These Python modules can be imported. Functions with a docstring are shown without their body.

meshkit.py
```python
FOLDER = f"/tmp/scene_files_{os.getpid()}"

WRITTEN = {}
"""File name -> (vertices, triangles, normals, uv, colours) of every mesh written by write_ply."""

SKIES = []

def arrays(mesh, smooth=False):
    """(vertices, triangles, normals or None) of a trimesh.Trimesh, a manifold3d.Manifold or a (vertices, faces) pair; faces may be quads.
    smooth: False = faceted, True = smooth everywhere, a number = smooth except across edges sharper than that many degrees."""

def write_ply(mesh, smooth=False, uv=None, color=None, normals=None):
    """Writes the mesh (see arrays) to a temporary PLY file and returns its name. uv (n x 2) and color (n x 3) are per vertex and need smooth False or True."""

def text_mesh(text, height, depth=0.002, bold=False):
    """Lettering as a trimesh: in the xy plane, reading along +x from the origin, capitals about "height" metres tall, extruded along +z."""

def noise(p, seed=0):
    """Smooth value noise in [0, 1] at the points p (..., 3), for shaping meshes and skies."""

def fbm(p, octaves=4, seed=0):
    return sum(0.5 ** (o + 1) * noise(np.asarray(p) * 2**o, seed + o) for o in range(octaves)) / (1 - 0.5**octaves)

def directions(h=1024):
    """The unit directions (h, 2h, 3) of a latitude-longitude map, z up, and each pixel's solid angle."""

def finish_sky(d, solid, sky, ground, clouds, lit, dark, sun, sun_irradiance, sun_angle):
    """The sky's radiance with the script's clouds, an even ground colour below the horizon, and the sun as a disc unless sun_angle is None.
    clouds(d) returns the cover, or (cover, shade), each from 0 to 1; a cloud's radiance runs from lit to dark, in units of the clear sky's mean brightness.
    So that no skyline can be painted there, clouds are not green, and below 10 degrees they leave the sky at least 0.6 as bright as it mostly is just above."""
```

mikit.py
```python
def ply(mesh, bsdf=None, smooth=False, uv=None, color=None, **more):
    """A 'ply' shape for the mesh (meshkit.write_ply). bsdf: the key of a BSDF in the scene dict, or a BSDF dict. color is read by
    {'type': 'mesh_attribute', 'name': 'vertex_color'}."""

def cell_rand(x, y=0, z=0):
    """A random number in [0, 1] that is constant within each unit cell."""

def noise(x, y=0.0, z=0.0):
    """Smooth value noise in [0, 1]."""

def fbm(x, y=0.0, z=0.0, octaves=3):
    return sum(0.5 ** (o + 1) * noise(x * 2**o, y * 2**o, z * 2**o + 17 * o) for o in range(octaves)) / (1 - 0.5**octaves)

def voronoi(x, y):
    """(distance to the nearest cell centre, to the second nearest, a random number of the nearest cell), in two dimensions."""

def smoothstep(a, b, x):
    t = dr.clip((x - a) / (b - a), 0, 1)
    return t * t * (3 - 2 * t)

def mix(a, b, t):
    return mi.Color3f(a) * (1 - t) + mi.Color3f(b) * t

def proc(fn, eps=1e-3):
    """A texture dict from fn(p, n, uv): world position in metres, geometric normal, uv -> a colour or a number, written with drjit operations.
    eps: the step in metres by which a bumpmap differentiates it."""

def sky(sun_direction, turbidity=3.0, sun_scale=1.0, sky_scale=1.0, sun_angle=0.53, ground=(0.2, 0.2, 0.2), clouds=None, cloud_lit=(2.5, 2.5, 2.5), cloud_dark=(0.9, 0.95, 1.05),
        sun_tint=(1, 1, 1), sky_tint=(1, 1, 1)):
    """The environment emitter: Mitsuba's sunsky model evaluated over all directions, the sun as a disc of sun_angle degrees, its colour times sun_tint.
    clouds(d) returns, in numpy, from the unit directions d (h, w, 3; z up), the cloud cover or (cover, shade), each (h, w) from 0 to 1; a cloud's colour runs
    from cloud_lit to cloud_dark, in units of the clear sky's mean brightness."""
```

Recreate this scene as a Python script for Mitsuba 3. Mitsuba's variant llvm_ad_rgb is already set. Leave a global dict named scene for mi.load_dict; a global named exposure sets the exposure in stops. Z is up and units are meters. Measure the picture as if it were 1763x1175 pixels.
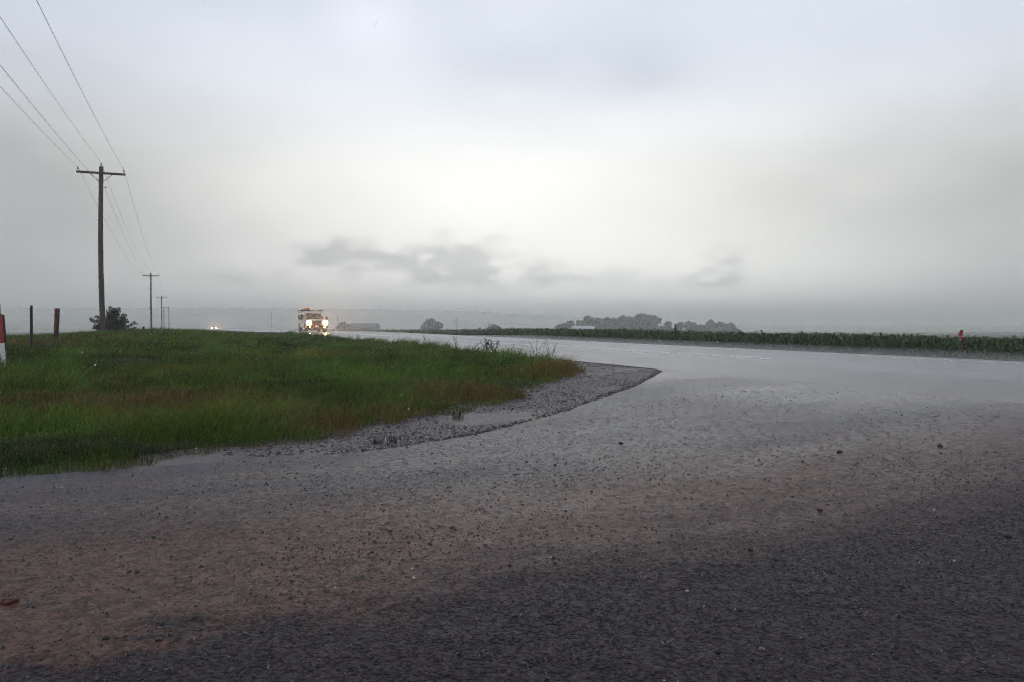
import math, random
import numpy as np, trimesh, shapely
import drjit as dr
import mitsuba as mi
import mikit, meshkit
from mikit import noise, fbm, voronoi, smoothstep, mix, proc
from scipy.spatial import Delaunay

T = mi.ScalarTransform4f
scene, labels = {}, {}
rng = np.random.default_rng(7)
random.seed(7)

# ------------------------------------------------------------------ camera, sky, exposure
EYE = 1.2
PITCH = 1.36
scene['camera'] = {
    'type': 'perspective', 'fov': 65.5, 'fov_axis': 'x', 'near_clip': 0.05, 'far_clip': 9000.0,
    'to_world': T().look_at(origin=[0, 0, EYE], target=[0, math.cos(math.radians(PITCH)), EYE - math.sin(math.radians(PITCH))], up=[0, 0, 1]),
    'medium': {'type': 'ref', 'id': 'haze_medium'},
}


def sstep(a, b, x):
    t = np.clip((np.asarray(x, float) - a) / (b - a), 0, 1)
    return t * t * (3 - 2 * t)


def storm_clouds(d):
    """A full rain overcast: a thin bright gap low ahead, scud under it, heavier rain to both sides."""
    x, y, z = d[..., 0], d[..., 1], d[..., 2]
    az, el = np.degrees(np.arctan2(x, y)), np.degrees(np.arcsin(np.clip(z, -1, 1)))
    g = lambda a, e, wa, we: np.exp(-((az - a) / wa) ** 2 - ((el - e) / we) ** 2)
    big = meshkit.fbm(np.stack([x * 3.2, y * 3.2, z * 6.5], -1), 4, 3)
    mid = meshkit.fbm(np.stack([x * 9, y * 9, z * 20], -1), 4, 11)
    light = 0.54 + 0.05 * sstep(5, 20, el) - 0.34 * sstep(24, 46, el) + 0.34 * g(4, 2, 22, 4.5)                       # rain-grey near the horizon, paler above; unseen overhead darkened to dim the wet ground
    light = light + 0.24 * g(-2, 9.0, 15, 5.0) + 0.08 * g(0, 14, 26, 8) - 0.20 * g(-34, 7, 15, 10) - 0.19 * g(38, 5, 16, 11)
    light = light + (big - 0.5) * 0.20 + (mid - 0.5) * 0.06
    light = light - 0.08 * g(2, 17.5, 14, 2.2) * sstep(0.25, 0.75, mid) + 0.10 * g(-10, 20.5, 3, 2.0) - 0.07 * g(9, 17.0, 4, 1.6)
    # scud: ragged low cloud under the bright gap
    sc = meshkit.fbm(np.stack([az * 0.36 + 0.5 * mid, el * 0.95, az * 0], -1) + 40, 6, 21)
    sc = 0.62 * sc + 0.38 * meshkit.fbm(np.stack([az * 0.8, el * 1.7, az * 0], -1) + 9, 5, 23)
    env = 1.25 * g(-5.6, 4.3, 7.5, 1.25) + 0.9 * g(-12.3, 4.9, 3.0, 1.0) + 0.95 * g(-0.5, 3.2, 5.5, 1.0) + 0.75 * g(-4.6, 6.5, 1.0, 0.45) + 0.55 * g(-1.6, 5.95, 1.2, 0.35)
    env = env + 0.95 * g(14.7, 4.0, 1.8, 1.5) + 0.5 * g(16.8, 5.2, 1.4, 0.4) + 0.25 * g(21.0, 5.4, 2.2, 0.4) + 0.5 * g(12, 2.8, 6, 0.7) + 0.5 * g(-18, 3.0, 6, 0.8) + 0.45 * g(9, 3.2, 5, 0.6)
    scud = sstep(0.06, 0.95, env * (0.42 + 3.0 * (sc - 0.44)))
    light = light - 0.33 * scud * np.clip(light, 0, 1)
    shade = np.clip((0.96 - light) / 0.72, 0, 1)
    cover = 1 - 0.24 * sstep(9, 21, el)
    return cover, shade


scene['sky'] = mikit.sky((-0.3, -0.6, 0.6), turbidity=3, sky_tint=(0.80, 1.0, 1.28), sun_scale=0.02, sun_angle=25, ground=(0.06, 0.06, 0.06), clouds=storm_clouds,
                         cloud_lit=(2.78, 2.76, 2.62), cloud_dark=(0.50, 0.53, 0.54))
exposure = 2.6

# ------------------------------------------------------------------ air: haze, road mist
scene['haze_medium'] = {'type': 'homogeneous', 'albedo': {'type': 'rgb', 'value': [0.985, 0.985, 0.975]}, 'sigma_t': 0.0014, 'phase': {'type': 'hg', 'g': 0.65}}
scene['mist_medium'] = {'type': 'homogeneous', 'albedo': {'type': 'rgb', 'value': [0.975, 0.975, 0.98]}, 'sigma_t': 0.055}
scene['spray_medium'] = {'type': 'homogeneous', 'albedo': {'type': 'rgb', 'value': [0.97, 0.97, 0.975]}, 'sigma_t': 0.005, 'phase': {'type': 'hg', 'g': 0.8}}
scene['clear_boundary'] = {'type': 'null'}

# ------------------------------------------------------------------ ground frame: o = metres right of the camera across the highway, t = metres along it
DX, DY = -0.3868, 0.9222
NX, NY = 0.9222, 0.3868


def W(o, t):
    return NX * np.asarray(o, float) + DX * np.asarray(t, float), NY * np.asarray(o, float) + DY * np.asarray(t, float)


def OT(x, y):
    return NX * np.asarray(x, float) + NY * np.asarray(y, float), DX * np.asarray(x, float) + DY * np.asarray(y, float)


def gz(o, t):
    o, t = np.asarray(o, float), np.asarray(t, float)
    near = 0.25 * sstep(3, 9, o)
    mound = 0.06 + 0.48 * np.exp(-((o + 1.5) / 6) ** 2) + 0.13 * sstep(7.3, 8.7, o)
    left = near + (mound - near) * sstep(8, 38, t) - 0.02 * np.clip(-o - 12, 0, 80)
    right = 0.25 - 0.85 * sstep(19.0, 23.2, o) - 0.3 * sstep(23.0, 25, o) - 0.03 * np.clip(o - 25, 0, 130)
    z = np.where(o < 14, left, right)
    z = z - 0.0075 * np.clip(t - 68, 0, 900) * sstep(60, 110, t)
    z = z - 0.6 * sstep(57, 85, t) * (1 - sstep(5, 9, o)) - 0.3 * sstep(55, 82, t) * sstep(19, 22, o)
    return z


def P(o, t, dz=0.0):
    x, y = W(o, t)
    return np.array([float(x), float(y), float(gz(o, t)) + dz])


def at(px, Y, z=None):
    """World point at photo column px and forward distance Y (used to read positions off the photograph)."""
    x = (px - 881.5) / 1371 * Y
    o, t = OT(x, Y)
    return np.array([x, Y, float(gz(o, t)) if z is None else z])


def edge_t(o):      # edge of the side road's pavement, with its fillet to the highway
    return np.interp(o, [-60, -3, 0, 1.2, 1.72, 2.16, 2.88, 3.68, 4.65, 5.98, 7.03, 8.62, 9.0], [6.6, 6.95, 7.2, 7.25, 7.34, 7.6, 7.95, 8.57, 9.26, 10.39, 11.27, 13.05, 13.9])


def grass_t(o):     # edge of the grass bank
    return np.interp(o, [-60, -3, -1.25, -0.47, 0, 0.5, 1.05, 1.67, 2.6, 3.5, 4.5, 6.35, 7.5, 8.2, 8.5, 8.7], [6.3, 6.8, 7.13, 7.33, 7.6, 8.0, 8.26, 8.5, 9.6, 9.9, 10.9, 13.0, 14.15, 16.5, 20, 30])


# ------------------------------------------------------------------ helpers
def put(key, mesh, bsdf, smooth=False, uv=None, color=None, **more):
    scene[key] = mikit.ply(mesh, bsdf, smooth=smooth, uv=uv, color=color, **more)
    return key


def tag(key, label=None, category=None, group=None, kind=None):
    d = {}
    if label: d['label'] = label
    if category: d['category'] = category
    if group: d['group'] = group
    if kind: d['kind'] = kind
    labels[key] = d


def box(sx, sy, sz, c=(0, 0, 0), bevel=0.0):
    if bevel:
        import manifold3d as m3
        b = bevel
        pts = np.array([[i * (sx / 2 - b * (k != 0)), j * (sy / 2 - b * (k != 1)), l * (sz / 2 - b * (k != 2))] for i in (-1, 1) for j in (-1, 1) for l in (-1, 1) for k in range(3)])
        m = trimesh.PointCloud(pts).convex_hull
    else:
        m = trimesh.creation.box((sx, sy, sz))
    m.apply_translation(c)
    return m


def hull(pts):
    return trimesh.PointCloud(np.array(pts, float)).convex_hull


def tube(p, r, sides=6):
    p = np.asarray(p, float)
    r = np.broadcast_to(r, (len(p),))
    d = np.gradient(p, axis=0)
    d /= np.linalg.norm(d, axis=1, keepdims=True)
    a = np.cross(d, np.where(np.abs(d[:, 2:]) < 0.9, [0, 0, 1.0], [1.0, 0, 0]))
    a /= np.linalg.norm(a, axis=1, keepdims=True)
    b = np.cross(d, a)
    ang = np.arange(sides) * 2 * np.pi / sides
    v = (p[:, None] + r[:, None, None] * (np.cos(ang)[None, :, None] * a[:, None] + np.sin(ang)[None, :, None] * b[:, None])).reshape(-1, 3)
    f = []
    n = len(p)
    for i in range(n - 1):
        for j in range(sides):
            k = (j + 1) % sides
            f += [[i * sides + j, i * sides + k, (i + 1) * sides + k], [i * sides + j, (i + 1) * sides + k, (i + 1) * sides + j]]
    for j in range(1, sides - 1):
        f += [[0, j + 1, j], [(n - 1) * sides, (n - 1) * sides + j, (n - 1) * sides + j + 1]]
    return trimesh.Trimesh(v, f, process=False)


def cat(ms):
    return trimesh.util.concatenate(ms)


def lathe(profile, n=16):
    return trimesh.creation.revolve(np.array(profile, float), sections=n)


def ring_points(r0, r1, grow, a0, a1, seed):
    """Points in rings round the camera, their spacing growing with distance; in (o, t)."""
    g = np.random.default_rng(seed)
    out, r = [], r0
    while r < r1:
        s = r * grow
        n = max(3, int((a1 - a0) * r / s))
        a = a0 + (np.arange(n) + g.random()) / n * (a1 - a0) + g.normal(0, 0.1, n) * s / r
        rr = r + g.normal(0, 0.15, n) * s
        out.append(np.stack(W_inv_dir(rr, a), 1))
        r += s
    return np.vstack(out)


def W_inv_dir(r, a):   # a: azimuth from world +Y, clockwise
    return OT(r * np.sin(a), r * np.cos(a))


def sheet(poly, pts, z_fn, lift):
    """A triangulated sheet over a polygon in (o, t)."""
    b = np.array(poly.exterior.coords)[:-1]
    pts = pts[shapely.contains_xy(poly.buffer(-0.02), pts[:, 0], pts[:, 1])]
    allp = np.vstack([b, pts])
    tri = Delaunay(allp).simplices
    c = allp[tri].mean(1)
    tri = tri[shapely.contains_xy(poly, c[:, 0], c[:, 1])]
    x, y = W(allp[:, 0], allp[:, 1])
    v = np.stack([x, y, z_fn(allp[:, 0], allp[:, 1]) + lift], 1)
    n = np.cross(v[tri[:, 1]] - v[tri[:, 0]], v[tri[:, 2]] - v[tri[:, 0]])
    tri[n[:, 2] < 0] = tri[n[:, 2] < 0][:, ::-1]
    return v, tri


def dense(line, step):
    ls = shapely.LineString(line)
    n = int(ls.length / step) + 1
    return [ls.interpolate(i / n, normalized=True).coords[0] for i in range(n)]


# ------------------------------------------------------------------ materials
def col(c):
    return {'type': 'rgb', 'value': list(c)}


def pr(c, rough=0.6, spec=0.4, metal=0.0, **k):
    return {'type': 'twosided', 'bsdf': {'type': 'principled', 'base_color': col(c) if isinstance(c, (tuple, list)) else c, 'roughness': rough, 'specular': spec, 'metallic': metal, **k}}


VC = {'type': 'mesh_attribute', 'name': 'vertex_color'}
scene['leaf_mat'] = pr(VC, 0.65, 0.12)
scene['stone_mat'] = pr(VC, 0.38, 0.5)


def soil_col(p, n, uv):
    o, t = NX * p.x + NY * p.y, DX * p.x + DY * p.y
    f1, f2 = fbm(p.x * 0.02, p.y * 0.02, 0, 3), fbm(p.x * 0.9, p.y * 0.9, 3, 3)
    c = mix((0.045, 0.055, 0.02), (0.085, 0.075, 0.035), smoothstep(0.35, 0.7, f1))
    near = mix((0.022, 0.026, 0.011), (0.045, 0.036, 0.02), smoothstep(0.4, 0.65, f2))
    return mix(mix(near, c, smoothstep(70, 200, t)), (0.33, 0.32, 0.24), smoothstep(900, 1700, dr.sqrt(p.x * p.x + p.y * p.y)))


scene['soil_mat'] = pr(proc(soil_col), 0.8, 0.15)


def ot(p):
    return NX * p.x + NY * p.y, DX * p.x + DY * p.y


def mud_mask(o, t, p):
    """Pinkish mud film dragged along the side road, in two streaks parallel to it."""
    w = (fbm(o * 0.35, t * 0.9, 5, 3) - 0.5) * 1.5
    rag = (fbm(o * 3.0, t * 5.0, 3, 3) - 0.5) * 0.9 + (noise(o * 22, t * 30, 4) - 0.5) * 0.25
    low = smoothstep(3.15 - 0.16 * o, 3.7 + 0.2 * o, t + 0.35 * w - 0.07 * o + rag)
    high = 1 - smoothstep(4.3, 5.9, t + 0.9 * w - 0.08 * o)
    s2 = smoothstep(0.52, 0.75, fbm(o * 0.25 + 9, t * 1.4, 2, 3)) * 0.5
    return dr.clip(low * high * (0.65 + 0.35 * (1 - smoothstep(3.5, 8, o))) + s2 * smoothstep(3, 4, t), 0, 1)


def lot_col(p, n, uv):
    o, t = ot(p)
    m = mud_mask(o, t, p)
    grain = noise(p.x * 90, p.y * 90, 1)
    sp = fbm(p.x * 22, p.y * 22, 7, 2)
    asp = mix((0.006, 0.0025, 0.004), (0.040, 0.022, 0.028), smoothstep(0.2, 0.8, grain * 0.6 + sp * 0.4))
    mud = mix((0.055, 0.025, 0.016), (0.155, 0.080, 0.053), smoothstep(0.2, 0.8, sp * 0.6 + 0.4 * grain))
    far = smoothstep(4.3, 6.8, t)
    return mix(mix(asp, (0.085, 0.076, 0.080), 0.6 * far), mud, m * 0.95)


def road_bump_(p, n, uv):
    d1, d2, w = voronoi(p.x * 15, p.y * 15)
    ring = dr.sin(dr.minimum(d1, 0.6) * 26) * (1 - smoothstep(0.25, 0.6, d1)) * smoothstep(0.45, 0.6, w)   # raindrop ripples in the water film
    return 0.0030 * noise(p.x * 55, p.y * 55, 0) + 0.005 * fbm(p.x * 9, p.y * 9, 2, 2) + 0.0011 * ring


def lot_rough(p, n, uv):
    o, t = ot(p)
    wet = fbm(o * 0.5, t * 1.2, 8, 3)
    return mi.Color3f(dr.clip(0.26 + 0.2 * (wet - 0.5), 0.16, 0.6))


def lot_bump(p, n, uv):
    d1, d2, w = voronoi(p.x * 42, p.y * 42)
    return 0.005 * (1 - smoothstep(0.1, 0.6, d1)) * smoothstep(0.35, 0.7, w) + 0.0042 * noise(p.x * 70, p.y * 70, 0) + 0.012 * fbm(p.x * 14, p.y * 14, 2, 2)


def wet(colf, roughf, bumpf, spec=0.5, eps=2e-3):
    return {'type': 'twosided', 'bsdf': {'type': 'bumpmap', 'arbitrary': proc(bumpf, eps), 'scale': 1.0,
            'bsdf': {'type': 'principled', 'base_color': proc(colf), 'roughness': proc(roughf) if callable(roughf) else roughf, 'specular': spec}}}


def lot_wet(p, n, uv):
    o, t = ot(p)
    m = mud_mask(o, t, p)
    w = fbm(o * 0.5, t * 1.1, 8, 3) - 0.5
    return dr.clip(0.62 * smoothstep(3.4, 9.5, t + 0.45 * o * smoothstep(2, 6, t) + 3.0 * w) + 0.16 * m * (0.6 + 1.2 * w) + smoothstep(6, 9, o) * smoothstep(5, 9, t), 0.04, 1)


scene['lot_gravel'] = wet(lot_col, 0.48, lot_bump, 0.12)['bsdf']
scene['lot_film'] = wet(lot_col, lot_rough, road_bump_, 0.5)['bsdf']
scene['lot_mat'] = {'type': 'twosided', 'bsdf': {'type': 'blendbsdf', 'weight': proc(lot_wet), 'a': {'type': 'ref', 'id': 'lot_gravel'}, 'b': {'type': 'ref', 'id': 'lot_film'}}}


def road_col(p, n, uv):
    o, t = ot(p)
    g = noise(p.x * 60, p.y * 60, 1)
    lane = fbm(o * 0.9, t * 0.05, 4, 3)
    c = mix((0.025, 0.025, 0.027), (0.06, 0.058, 0.06), 0.5 * g + 0.5 * lane)
    c = mix(c, (0.075, 0.055, 0.048), 0.6 * (1 - smoothstep(9, 14, o + 3 * (fbm(o, t, 1, 2) - 0.5))) * (1 - smoothstep(9, 15, t)))
    crack = (1 - smoothstep(0.012, 0.03, dr.abs(o - 9.02 - 0.03 * noise(t * 3, 0, 0)))) * (1 - smoothstep(13, 15, t)) + (1 - smoothstep(0.02, 0.05, dr.abs(t - 5.2 - 0.25 * noise(o * 0.8, 1, 0)))) * smoothstep(10, 11, o)
    return mix(c, (0.015, 0.014, 0.014), dr.clip(crack, 0, 1))


def road_bump(p, n, uv):
    return 0.0018 * noise(p.x * 55, p.y * 55, 0) + 0.004 * fbm(p.x * 9, p.y * 9, 2, 3)


scene['road_mat'] = wet(road_col, lambda p, n, uv: mi.Color3f(0.15 + 0.16 * fbm(ot(p)[0] * 1.1, ot(p)[1] * 0.12, 3, 3) + 0.05 * fbm(p.x * 3, p.y * 3, 0, 2) + 0.07 * (1 - smoothstep(9, 13, ot(p)[0])) * (1 - smoothstep(9, 15, ot(p)[1]))), road_bump, 0.75)


def shoulder_col(p, n, uv):
    d1, d2, w = voronoi(p.x * 26, p.y * 26)
    puddle = smoothstep(0.5, 0.62, fbm(p.x * 0.9, p.y * 0.9, 6, 3))
    c = mix((0.045, 0.034, 0.032), (0.15, 0.115, 0.10), w)
    return mix(c, (0.10, 0.078, 0.064), 0.6 * puddle)


def shoulder_rough(p, n, uv):
    return mi.Color3f(0.42 - 0.02 * smoothstep(0.52, 0.7, fbm(p.x * 0.9, p.y * 0.9, 6, 3)))


def shoulder_bump(p, n, uv):
    d1, d2, w = voronoi(p.x * 26, p.y * 26)
    puddle = smoothstep(0.5, 0.62, fbm(p.x * 0.9, p.y * 0.9, 6, 3))
    return 0.012 * (1 - smoothstep(0.0, 0.6, d1)) * (0.3 + w) * (1 - 0.6 * puddle)


scene['shoulder_mat'] = wet(shoulder_col, shoulder_rough, shoulder_bump, 0.4)
scene['line_mat'] = wet(lambda p, n, uv: mix((0.80, 0.79, 0.74), (0.5, 0.49, 0.46), smoothstep(0.55, 0.85, fbm(p.x * 6, p.y * 6, 1, 3))), 0.3, road_bump, 0.5)


def wood_col(p, n, uv):
    s = fbm(p.x * 40, p.y * 40, p.z * 1.5, 3)
    return mix((0.030, 0.019, 0.018), (0.085, 0.056, 0.048), s)


scene['pole_wood'] = pr(proc(wood_col), 0.6, 0.3)
scene['insulator_mat'] = pr((0.22, 0.22, 0.24), 0.15, 0.6)
scene['red_insulator'] = pr((0.30, 0.06, 0.02), 0.3, 0.5)
scene['steel_mat'] = pr((0.25, 0.25, 0.26), 0.4, 0.5, 0.7)
scene['wire_mat'] = pr((0.09, 0.09, 0.10), 0.5, 0.5, 0.5)
scene['bark_mat'] = pr(proc(lambda p, n, uv: mix((0.03, 0.024, 0.019), (0.075, 0.06, 0.05), fbm(p.x * 12, p.y * 12, p.z * 3, 3))), 0.8, 0.2)

# ------------------------------------------------------------------ setting: ground, hills, road, side road, shoulder
def axis(fine0, fine1, fs, lim, grow=1.11):
    a = list(np.arange(fine0, fine1 + 1e-6, fs))
    s = fs
    while a[-1] < lim:
        s *= grow
        a.append(a[-1] + s)
    s, b = fs, []
    x = fine0
    while x > -lim:
        s *= grow
        x -= s
        b.append(x)
    return np.array(b[::-1] + a)


go, gt = axis(-8, 26, 0.25, 2700), axis(0, 62, 0.3, 2700)
O, TT = np.meshgrid(go, gt, indexing='ij')
paved = (sstep(8.6, 9.1, O) * (1 - sstep(18.8, 19.2, O)))
paved = np.maximum(paved, (1 - sstep(-0.15, 0.15, TT - np.maximum(grass_t(O) + 0.45, edge_t(O)))) * sstep(-9.6, -9, TT) * (1 - sstep(8.9, 9.4, O)))
Z = gz(O, TT) - 0.07 * paved + 0.05 * (meshkit.fbm(np.stack([O * 0.5, TT * 0.5, O * 0], -1), 3, 5) - 0.5) * (1 - paved)
X_, Y_ = W(O, TT)
idx = np.arange(O.size).reshape(O.shape)
q = np.stack([idx[:-1, :-1], idx[1:, :-1], idx[1:, 1:], idx[:-1, 1:]], -1).reshape(-1, 4)
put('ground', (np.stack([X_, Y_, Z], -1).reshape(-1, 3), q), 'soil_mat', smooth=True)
tag('ground', 'wet prairie ground under the grass and fields', kind='structure')

ha, hr = np.radians(np.linspace(-58, 34, 140)), np.linspace(700, 2600, 46)
A, R = np.meshgrid(ha, hr, indexing='ij')
adeg = np.degrees(A)
crest = np.interp(adeg, [-58, -40, -32, -22, -12, -4, 3, 9, 15, 34], [21, 23, 24, 27, 26.5, 24, 17, 8, 1, 0]) + 5 * (meshkit.fbm(np.stack([adeg * 0.13, R * 0.0, R * 0], -1), 3, 8) - 0.5)
low = np.interp(adeg, [-58, -30, -15, 0, 34], [9, 8, 4, 2, 0]) * np.exp(-((R - 900) / 90) ** 2)
hz = -9 + crest * 1.50 * np.exp(-((R - 1800) / 360) ** 2) + low + 1.2 * (meshkit.fbm(np.stack([R * 0.004, adeg * 0.5, R * 0], -1), 3, 9) - 0.5)
idx = np.arange(A.size).reshape(A.shape)
q = np.stack([idx[:-1, :-1], idx[:-1, 1:], idx[1:, 1:], idx[1:, :-1]], -1).reshape(-1, 4)
scene['hill_mat'] = pr(proc(lambda p, n, uv: mix((0.36, 0.34, 0.26), (0.30, 0.32, 0.24), smoothstep(0.4, 0.6, fbm(p.x * 0.006, p.y * 0.006, 1, 3)))), 0.9, 0.1)
put('hills', (np.stack([R * np.sin(A), R * np.cos(A), hz], -1).reshape(-1, 3), q), 'hill_mat', smooth=True)
tag('hills', 'low rolling hills fading into the rain on the horizon', kind='structure')

# highway
rt = np.concatenate([np.arange(-60, 100, 1.0), np.arange(100, 620, 8.0)])
ro = np.array([9.0, 9.3, 10.5, 12, 13.5, 15, 16.5, 18, 18.8, 19.05])
RO, RT = np.meshgrid(ro, rt, indexing='ij')
rx, ry = W(RO, RT)
rz = gz(np.clip(RO, 9.0, 19.0), RT) + 0.004 + 0.04 * (1 - ((RO - 14) / 5) ** 2)
rz[-1] -= 0.08
idx = np.arange(RO.size).reshape(RO.shape)
q = np.stack([idx[:-1, :-1], idx[1:, :-1], idx[1:, 1:], idx[:-1, 1:]], -1).reshape(-1, 4)
put('road', (np.stack([rx, ry, rz], -1).reshape(-1, 3), q), 'road_mat', smooth=True)
tag('road', 'wet asphalt highway running into the rain', kind='structure')


def road_z(o, t):
    return gz(np.clip(o, 9.0, 19.0), t) + 0.004 + 0.04 * (1 - ((np.asarray(o, float) - 14) / 5) ** 2)


scene['worn_line_mat'] = wet(lambda p, n, uv: mix((0.24, 0.24, 0.23), (0.07, 0.07, 0.07), smoothstep(0.3, 0.7, fbm(p.x * 3, p.y * 3, 1, 3))), 0.27, road_bump, 0.5)


def stripe(key, o, width, t0, t1, label, mat='line_mat'):
    ts = np.arange(t0, t1, 1.0)
    a = np.repeat(ts, 2)
    oo = np.tile([o - width / 2, o + width / 2], len(ts))
    x, y = W(oo, a)
    v = np.stack([x, y, road_z(oo, a) + 0.006], 1)
    i = np.arange(len(ts) - 1) * 2
    put(key, (v, np.stack([i, i + 1, i + 3, i + 2], 1)), mat, smooth=True)
    tag(key, label)


stripe('road__centre_line', 13.45, 0.24, 15.6, 420, 'pale line along the middle of the highway, ending at the side road')
stripe('road__edge_line', 17.15, 0.08, 8, 420, 'faint pale line along the far edge of the highway', 'worn_line_mat')

# side road (gravelly wet asphalt the picture is taken from)
eo = list(np.arange(-30, 8.99, 0.12)) + [9.0]
line = [(o, float(edge_t(o)) + 0.05 * (meshkit.noise(np.array([[o * 3.0, 1.5, 0]]), 4)[0] - 0.5)) for o in eo]
bound = line + dense([(9.0, 13.9), (9.0, -14)], 0.3) + dense([(9.0, -14), (4, -9), (-30, -8)], 0.5) + dense([(-30, -8), (-30, 6.7)], 1.0)
lot_poly = shapely.Polygon(bound).buffer(0)
pts = np.vstack([ring_points(1.2, 26, 0.013, -0.85, 0.95, 1), ring_points(1.5, 40, 0.08, 0.95, 2 * np.pi - 0.85, 2)])


def lot_z(o, t):
    n1 = meshkit.fbm(np.stack([o * 0.8, t * 1.3, o * 0], -1), 3, 31) - 0.5
    n2 = meshkit.fbm(np.stack([o * 7, t * 7, o * 0], -1), 3, 32) - 0.5
    fade = 1 - sstep(8.2, 9.0, o)
    e = edge_t(o) - t
    return gz(o, t) + (0.018 * n1 + 0.010 * n2) * fade - 0.012 * (1 - sstep(0.0, 0.12, e)) * sstep(1.5, 2.6, o)


v, f = sheet(lot_poly, pts, lot_z, 0.006)
put('side_road', (v, f), 'lot_mat', smooth=True)
tag('side_road', 'wet muddy asphalt side road meeting the highway', kind='structure')

so = list(np.arange(-1.6, 8.98, 0.12))
low_edge = [(o, float(edge_t(o)) - 0.12) for o in so] + [(9.05, 14.5)] + dense([(9.05, 14.5), (9.05, 62)], 0.5)
up_edge = dense([(7.6, 62), (7.6, 17.5)], 0.5) + [(o, float(grass_t(o)) + 0.7) for o in np.arange(7.4, -1.7, -0.12)]
sh_poly = shapely.Polygon(low_edge + up_edge).buffer(0)
if sh_poly.geom_type != 'Polygon':
    sh_poly = max(sh_poly.geoms, key=lambda g: g.area)
pts = ring_points(6, 65, 0.011, -0.75, 0.5, 3)


def sh_z(o, t):
    n2 = meshkit.fbm(np.stack([o * 6, t * 6, o * 0], -1), 3, 33) - 0.5
    return gz(o, t) - 0.008 + 0.03 * n2 * (1 - sstep(8.5, 8.95, o))


v, f = sheet(sh_poly, pts, sh_z, 0.0)
put('gravel_shoulder', (v, f), 'shoulder_mat', smooth=True)
tag('gravel_shoulder', 'purplish wet gravel shoulder between the grass bank and the pavement', kind='structure')


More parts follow.
